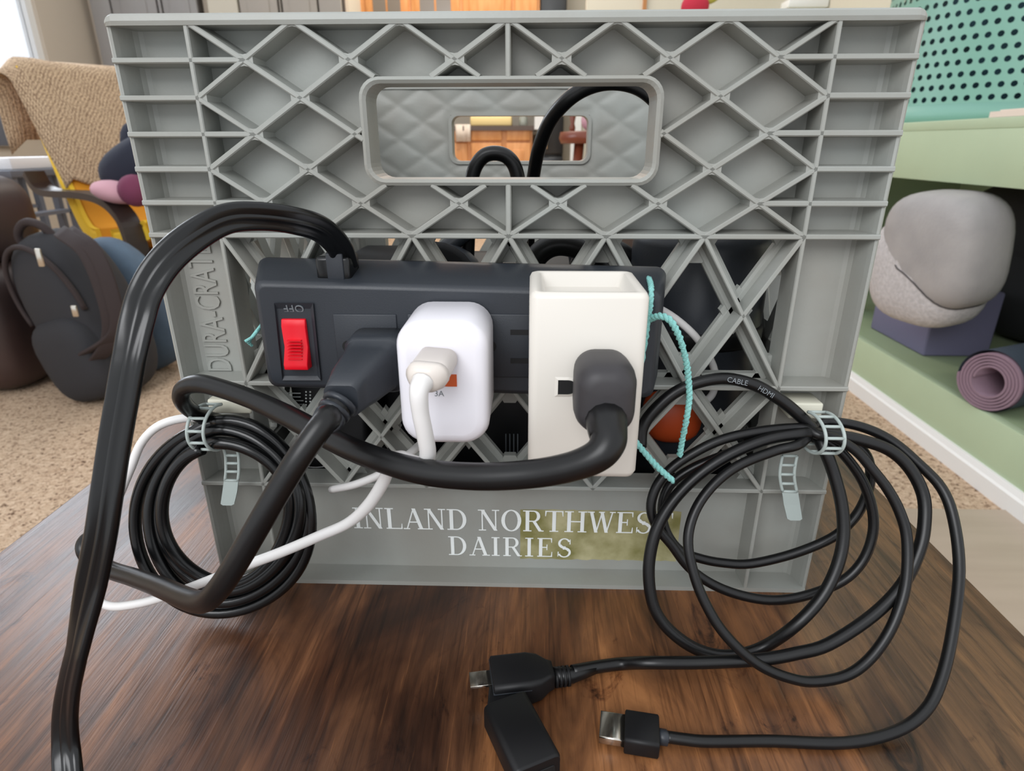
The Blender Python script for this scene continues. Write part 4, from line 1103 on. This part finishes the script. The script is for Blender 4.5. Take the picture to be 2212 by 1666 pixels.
# grey cushion stuffed into the cubby, bulging forward
def blob(c, rx, ry, rz, R=None, e=.75, n=32, m=20): return MB().sphere(c, rx, ry, rz, n, m, R, e)
cc = at(2035, 565, 1.25)
Rz = Matrix.Rotation(math.radians(-7), 3, 'Y') @ Matrix.Rotation(math.radians(12), 3, 'Z')
cu = empty('floor_cushion', (cc.x+.02, 1.28, -.15), 'big round grey floor cushion bulging out of the bench cubby', 'cushion')
c1_ = at(2036, 538, 1.22); obj("cover", blob(c1_, .080, .14, .132, Rz, .60), m_cush, cu)
bnd = MB(); cb_ = at(2004, 584, 1.265)
obj('boucle_side', blob(cb_, .088, .14, .132, Rz, .66), m_boucle, cu, label='pale nubby side panel')
pts = [at(*q) for q in ((1926, 400, 1.10), (1935, 450, 1.09), (1945, 520, 1.085), (1955, 600, 1.085), (1965, 660, 1.09), (1980, 682, 1.09), (2010, 685, 1.09), (2060, 668, 1.10), (2110, 650, 1.12))]
def sup(p, c, r, e):
    l = Rz.inverted() @ (p-c); return sum(abs(l[k]/r[k])**(2/e) for k in range(3))
seam = []
sp_e = lambda q, e: math.copysign(abs(q)**e, q)
def cover_pt(th, ph): return c1_+Rz @ Vector((.0805*sp_e(math.sin(th), .60)*sp_e(math.cos(ph), .60), .1405*sp_e(math.sin(th), .60)*sp_e(math.sin(ph), .60), -.1325*sp_e(math.cos(th), .60)))
for j in range(90):
    ph = math.radians(170+200*j/90); last = None
    for i in range(1, 160):
        p_ = cover_pt(math.pi*i/160, ph); s_ = sup(p_, cb_, (.088, .14, .132), .66) < 1
        if last is not None and s_ != last: seam.append(p_)
        last = s_
ce = sum(seam, Vector())/max(1, len(seam))
seam.sort(key=lambda p_: math.atan2(p_.z-ce.z-.06, p_.x-ce.x-.06))
obj('seam', MB().tube(seam, .0018, 8), m_seam, cu)
# yoga mat roll lying along the shelf
mc = at(2125, 822, 1.0)
ym = empty('yoga_mat', (mc.x+.2, 1.0, mc.z), 'rolled mauve and slate yoga mat lying in the cubby', 'yoga mat')
R0 = .066
cz_ = -.306+R0+.001
mcx = atz(2135, 824, cz_)
spi = MB(); prof = []
turns = 5; n = 150
for i in range(n+1):
    a = 2*math.pi*turns*i/n; r = R0*(.50+.50*i/n); prof.append((r*math.cos(a), r*math.sin(a)))
th = R0*.50/turns*.66
inner = [((math.hypot(u, v)-th)*u/math.hypot(u, v), (math.hypot(u, v)-th)*v/math.hypot(u, v)) for u, v in prof]
ang = math.radians(24)
ex = Vector((math.cos(ang), math.sin(ang), 0)); ey = Vector((-math.sin(ang), math.cos(ang), 0))
org = Vector((mcx.x, mcx.y, cz_))
ringsA = [[org+ex*x+ey*u+up*v for u, v in prof+inner[::-1]] for x in (0, .42)]
b = MB(); nn = len(prof)
for k in range(2):
    b.v += [tuple(p) for p in ringsA[k]]
T_ = 2*nn
for i in range(T_):
    j = (i+1) % T_; b.f.append([i, j, T_+j, T_+i]); b.sm.append(True)
for i in range(nn-1):
    b.f.append([i, i+1, T_-2-i, T_-1-i]); b.sm.append(False)
    b.f.append([T_+i, T_+i+1, 2*T_-2-i, 2*T_-1-i]); b.sm.append(False)
obj('rolled_sheet', b, m_mat, ym)
obj('outer_layer', MB().loft([[org+ex*x+ey*((R0+.0012)*math.cos(a))+up*((R0+.0008)*math.sin(a)) for a in [2*math.pi*i/40 for i in range(40)]] for x in (.004, .42)], cap=False), m_matd, ym)
# foam block, black bag, teal thing
p, q = at(1960, 640, 1.45), at(2035, 800, 1.45)
obj('foam_block', MB().box(1.075, 1.25, 1.34, 1.62, -.306, -.13), m_purple, label='lavender foam block under the grey cushion in the cubby', cat='block', bevel=.006)
dk = empty('black_bag', (1.5, 1.35, -.306), 'black fabric bag filling the back of the cubby', 'bag')
obj('bag_body', MB().sphere((1.54, 1.60, -.14), .20, .28, .165, 28, 16, e=.5), m_blackf, dk)
obj('bag_flap', MB().sphere((1.52, 1.52, .02), .19, .26, .12, 24, 12, e=.6), m_blackf, dk)
q = at(1885, 690, 1.9)
tl = empty('teal_bottle', (1.12, 1.95, -.306), 'teal green bottle standing in the cubby behind the crate', 'bottle')
obj('body', MB().lathe([(.0, 0), (.05, 0), (.053, .01), (.053, .24), (.03, .28), (.03, .30)], (1.10, 1.90, -.306), 24), m_tealg, tl)
obj('cap', MB().lathe([(.033, .30), (.033, .335), (.0, .34)], (1.10, 1.90, -.306), 20), m_black2, tl)
# perforated teal bin on the bench
q = at(2190, 150, 1.95)
pbx, pby, pr_ = q.x, 1.95, .38
pb = empty('perforated_bin', (pbx, pby, .284), 'large teal metal bin with rows of round holes on the bench', 'bin')
mb = MB(); nA, nZ = 82, 18; z0p, z1p = .284+.055, .284+.62
def cylp(a, z, rr=0): return (pbx+(pr_+rr)*math.cos(a), pby+(pr_+rr)*math.sin(a), z)
da = 2*math.pi/nA; dz = (z1p-z0p)/nZ
for j in range(nZ):
    for i in range(nA):
        a0 = i*da+(da/2 if j % 2 else 0); ac, zc = a0+da/2, z0p+(j+.5)*dz
        sq = [(-1, -1), (0, -1), (1, -1), (1, 0), (1, 1), (0, 1), (-1, 1), (-1, 0)]
        n0 = len(mb.v)
        for u, v in sq: mb.v.append(cylp(ac+u*da/2, zc+v*dz/2))
        for u, v in sq:
            l = math.hypot(u, v); mb.v.append(cylp(ac+u/l*.0082/pr_, zc+v/l*.0082))
        for k in range(8):
            m_ = (k+1) % 8; mb.f.append([n0+k, n0+m_, n0+8+m_, n0+8+k]); mb.sm.append(True)
obj('perforated_side', mb, m_teal, pb)
obj('bottom_band', MB().lathe([(pr_-.004, .0), (pr_+.002, .0), (pr_+.002, .056), (pr_-.004, .056)], (pbx, pby, .284), 64), m_teal, pb)
obj('inner_liner', MB().lathe([(.0, .01), (pr_*.72, .01), (pr_*.72, .60), (.0, .60)], (pbx, pby, .284), 32), M('bin_contents', (58, 92, 110), .8, rgb2=(34, 60, 66), vscale=9), pb)
p = at(2185, 246, 1.13)
obj('paper_stack', MB().box(BX+.003, BX+.26, 1.0, 1.19, .2845, .296).box(BX+.01, BX+.27, 1.01, 1.17, .2965, .299), m_paper, label='pale stack of papers at the front edge of the bench', cat='papers')

# ------------------------------------------------------------------ armchair at the left
O = Vector((-1.52, 1.86, FZ)); uD = Vector((.88, -.475, 0)); vD = Vector((.475, .88, 0)); zD = Vector((0, 0, 1))
def C3(u, v, z): return O+uD*u+vD*v+zD*z
ac_ = empty('armchair', O+vD*.3, 'bentwood armchair with a yellow padded seat beside the window', 'armchair')
def strip(pts, v0, v1, th):                          # flat bent plywood along a (u,z) path
    c = spline([Vector((u, 0, z)) for u, z in pts], 6); mb = MB(); rings = []
    for i, p_ in enumerate(c):
        t = (c[min(i+1, len(c)-1)]-c[max(i-1, 0)]).normalized(); n_ = Vector((-t.z, 0, t.x))
        a_, b_ = p_+n_*th/2, p_-n_*th/2
        rings.append([C3(a_.x, v0, a_.z), C3(a_.x, v1, a_.z), C3(b_.x, v1, b_.z), C3(b_.x, v0, b_.z)])
    return mb.loft(rings, smooth=False)
for v0 in (-.03, .57):
    obj('arm', strip([(-.30, .60), (-.27, .555), (-.20, .535), (.0, .535), (.13, .525), (.21, .49), (.25, .42), (.27, .2), (.27, .02)], v0, v0+.065, .022), m_bent, ac_)
    obj('runner', strip([(.27, .02), (.1, .012), (-.2, .012), (-.42, .03)], v0, v0+.065, .022), m_bent, ac_)
    obj('back_rail', strip([(.24, .36), (.05, .33), (-.16, .33), (-.26, .42), (-.36, .62), (-.46, .90)], v0+.17*(1 if v0 < 0 else -1), v0+.17*(1 if v0 < 0 else -1)+.03, .02), m_bent, ac_)
sprof = [(.30, .40), (.26, .385), (.10, .355), (-.06, .35), (-.14, .40), (-.20, .53), (-.27, .72), (-.35, .92)]
def pad(v0, v1, up_, th, lo=0, hi=None):
    hi = hi or len(sprof)
    c = spline([Vector((u, 0, z)) for u, z in sprof[lo:hi]], 6); rings = []
    for i, p_ in enumerate(c):
        t = (c[min(i+1, len(c)-1)]-c[max(i-1, 0)]).normalized(); n_ = Vector((t.z, 0, -t.x))
        if n_.z < 0 and i < len(c)//3: n_ = -n_
        if n_.x < 0 and i >= len(c)//3: n_ = -n_
        a_, b_ = p_+n_*(up_+th), p_+n_*up_
        rings.append([C3(a_.x, v0+.012, a_.z), C3(a_.x, v1-.012, a_.z), C3((a_.x*.7+b_.x*.3), v1, a_.z*.7+b_.z*.3), C3(b_.x, v1, b_.z), C3(b_.x, v0, b_.z), C3((a_.x*.7+b_.x*.3), v0, a_.z*.7+b_.z*.3)])
    return MB().loft(rings, smooth=False)
obj('cushion', pad(.04, .56, .012, .055), m_yellow, ac_, bevel=.004)
for v0, v1 in ((.034, .042), (.558, .566)):
    obj('cushion_side', pad(v0, v1, .010, .058), m_yellowp, ac_, label='yellow side band of the cushion, window light painted in')
fe = MB().obox(C3(.305, .30, .432), uD*.008, vD*.262, zD*.030)
obj('cushion_front', fe, m_yellowp, ac_, bevel=.004, label='bright yellow front band of the cushion')
for u_, z_ in ((.24, .33), (-.14, .31)):
    obj('cross_rail', MB().box(0, 1, 0, 1, 0, 1).xf(Matrix(((uD.x*.04, vD.x*.54, 0, C3(u_, .03, z_).x), (uD.y*.04, vD.y*.54, 0, C3(u_, .03, z_).y), (0, 0, .025, C3(u_, .03, z_).z), (0, 0, 0, 1)))), m_bent, ac_)
# crochet throw over the headrest
bl = MB(); NU, NV = 26, 22
c = spline([Vector((u, 0, z)) for u, z in sprof[3:]], 8)
bpath = []
for i, p_ in enumerate(c):
    t = (c[min(i+1, len(c)-1)]-c[max(i-1, 0)]).normalized(); n_ = Vector((t.z, 0, -t.x)); n_ = n_ if n_.x > 0 else -n_
    bpath.append(p_+n_*.082)
top = bpath[-1]; t = (bpath[-1]-bpath[-2]).normalized()
bpath += [top+t*.03+Vector((-.03, 0, 0)), top+t*.035+Vector((-.08, 0, -.01)), top+Vector((-.13, 0, -.06)), top+Vector((-.13, 0, -.14)), top+Vector((-.12, 0, -.24))]
ln = len(bpath)
rowsv = []
for j in range(NV+1):
    v = .02+.60*j/NV
    start = ln*(.47-.25*(j/NV)**.8)
    rowsv.append((v, start))
idx = {}
for j, (v, s0_) in enumerate(rowsv):
    for i in range(NU+1):
        f_ = s0_+(ln-1-s0_)*i/NU; k = int(f_); fr_ = f_-k; k2 = min(k+1, ln-1)
        p_ = bpath[k]*(1-fr_)+bpath[k2]*fr_
        off = .006*math.sin(j*1.3+i*.5)
        vv_ = v-(.03 if j == 0 else 0)*(i/NU)
        dz_ = -.05 if (j == 0) else 0
        idx[i, j] = len(bl.v); bl.v.append(tuple(C3(p_.x+off*.5, vv_, p_.z+dz_)))
for j in range(NV):
    for i in range(NU):
        bl.f.append([idx[i, j], idx[i+1, j], idx[i+1, j+1], idx[i, j+1]]); bl.sm.append(True)
th_ = obj('crochet_throw', bl, m_weave, label='tan crocheted throw draped over the back of the yellow armchair', cat='throw')
sm = th_.modifiers.new('thick', 'SOLIDIFY'); sm.thickness = .008
# clothes on the seat
q = at(275, 370, 1.85)
jk = MB().sphere(q+Vector((.03, .05, .02)), .14, .12, .08, 24, 14, Matrix.Rotation(-.5, 3, 'Y'), .8)
jk.sphere(at(285, 330, 1.95)+Vector((.03, 0, 0)), .05, .06, .10, 16, 10, None, .8)
obj('navy_jacket', jk, m_navy, label='dark navy jacket heaped on the yellow armchair seat', cat='jacket')
obj('pink_garment', MB().sphere(at(250, 415, 1.76), .075, .06, .035, 20, 10, Matrix.Rotation(.2, 3, 'Y')), m_pink, label='pink folded garment under the navy jacket on the armchair', cat='garment')
obj('maroon_garment', MB().sphere(at(292, 412, 1.74), .05, .05, .05, 20, 10), m_maroon, label='maroon garment beside the pink one on the armchair', cat='garment')
# blue-grey cushion leaning
pc = at(252, 560, 1.60)
pw = MB().sphere((pc.x+.01, 1.585, FZ+.215), .15, .08, .215, 28, 16, Matrix.Rotation(math.radians(-28), 3, 'Y') @ Matrix.Rotation(math.radians(10), 3, 'X'), .62)
obj('bean_cushion', pw, m_blue, label='blue-grey cushion slumped on the carpet behind the black backpack', cat='cushion')
# backpack
bq = at(170, 650, 1.36)
bp_ = empty('backpack', (bq.x, 1.36, FZ), 'black backpack with silver zip pulls slumped on the carpet', 'backpack')
RB = Matrix.Rotation(math.radians(-17), 3, 'Y') @ Matrix.Rotation(math.radians(-12), 3, 'Z')
bc_ = Vector((bq.x-.012, 1.40, FZ+.238))
obj('main_compartment', MB().sphere(bc_, .125, .11, .245, 30, 18, RB, .72), m_pack, bp_)
obj('front_pocket', MB().sphere(bc_+RB @ Vector((-.01, -.075, -.10)), .105, .068, .125, 26, 14, RB, .62), m_pack, bp_)
zp = [bc_+RB @ Vector((.105*math.cos(a), -.088-.01*math.sin(a), .05+.17*math.sin(a))) for a in [math.radians(-10+200*i/14) for i in range(15)]]
obj('zip_track', MB().tube(spline(zp, 3), .007, 8), m_packb, bp_)
obj('top_handle', MB().tube(spline([bc_+RB @ Vector(v) for v in ((-.06, -.02, .21), (-.045, -.03, .255), (.0, -.03, .275), (.045, -.03, .255), (.06, -.02, .21))], 5), .011, 10), m_packb, bp_)
def puller(px, py, Y, h):
    p_ = at(px, py, Y); obj('zip_pull', MB().box(p_.x-.007, p_.x+.007, Y-.003, Y+.003, p_.z-h, p_.z), m_steel, bp_, bevel=.002)
puller(80, 537, 1.222, .045); puller(158, 660, 1.225, .03)
for s in (0, 1):
    a_ = [at(*q) for q in ((130+s*18, 500, 1.30), (185+s*20, 545, 1.25), (225+s*18, 640, 1.24), (238+s*14, 720, 1.25), (215-s*30, 770-s*4, 1.27), (165-s*6+s*40, 792-s*20, 1.30))]
    for p_ in a_: p_.z = max(p_.z, FZ+.01)
    obj('shoulder_strap', MB().ribbon(spline(a_, 6), [Vector((1, .2, .3))]*(5*6+1), [(u, v) for u, v in rrect(-.019, .019, -.005, .005, .004, 2)]), m_packb, bp_)
# brown leather seat at the very left edge, dark base
lx = at(-80, 560, 1.45)
sf = empty('leather_sofa', (lx.x-.1, 1.5, FZ), 'brown leather sofa end at the left edge behind the backpack', 'sofa')
e1 = at(62, 480, 1.45)
obj('arm_rest', MB().sphere((e1.x-.24, 1.50, at(20, 375, 1.45).z-.13), .15, .16, .13, 28, 16, None, .6), m_leath, sf)
obj('arm_panel', MB().sphere((e1.x-.24, 1.50, FZ+.19), .17, .17, .19, 24, 14, None, .45), m_leath, sf)
# grey nesting tables and boxes under the window
for k, (px0, px1, py0, py1, Y, lab) in enumerate(((-30, 50, 360, 470, 2.75, 'low grey side table nearest the window, left of the armchair'), (40, 118, 365, 470, 2.55, 'second grey side table tucked beside the armchair'))):
    a_, b_ = at(px0, py0, Y), at(px1, py1, Y)
    t = empty('side_table', ((a_.x+b_.x)/2, Y, FZ), lab, 'side table')
    obj('table_top', MB().box(a_.x, b_.x, Y-.18, Y+.18, a_.z-.03, a_.z), m_greyt, t, bevel=.003)
    for x_ in (a_.x+.02, b_.x-.02):
        for y_ in (Y-.16, Y+.16): obj('leg', MB().box(x_-.014, x_+.014, y_-.014, y_+.014, FZ, a_.z-.03), m_greyt, t)
    obj('shelf', MB().box(a_.x+.02, b_.x-.02, Y-.16, Y+.16, a_.z-.20, a_.z-.185), m_greyt, t)
    if k == 0:
        obj('storage_box', MB().box(a_.x+.02, b_.x-.06, Y-.15, Y+.12, a_.z+.001, a_.z+.09), m_wallB, label='tan flat box lying on the low grey side table', cat='box', bevel=.004)
        obj('storage_box', MB().box(a_.x+.02, b_.x-.03, Y-.12, Y+.14, a_.z+.092, a_.z+.24), m_greyt, label='slate grey box on the tan box under the window', cat='box', bevel=.004)
    else:
        obj('white_tray', MB().box(a_.x+.01, b_.x-.02, Y-.14, Y+.14, a_.z+.001, a_.z+.05), m_whitef, label='white tray on the grey side table beside the armchair', cat='tray', bevel=.004)
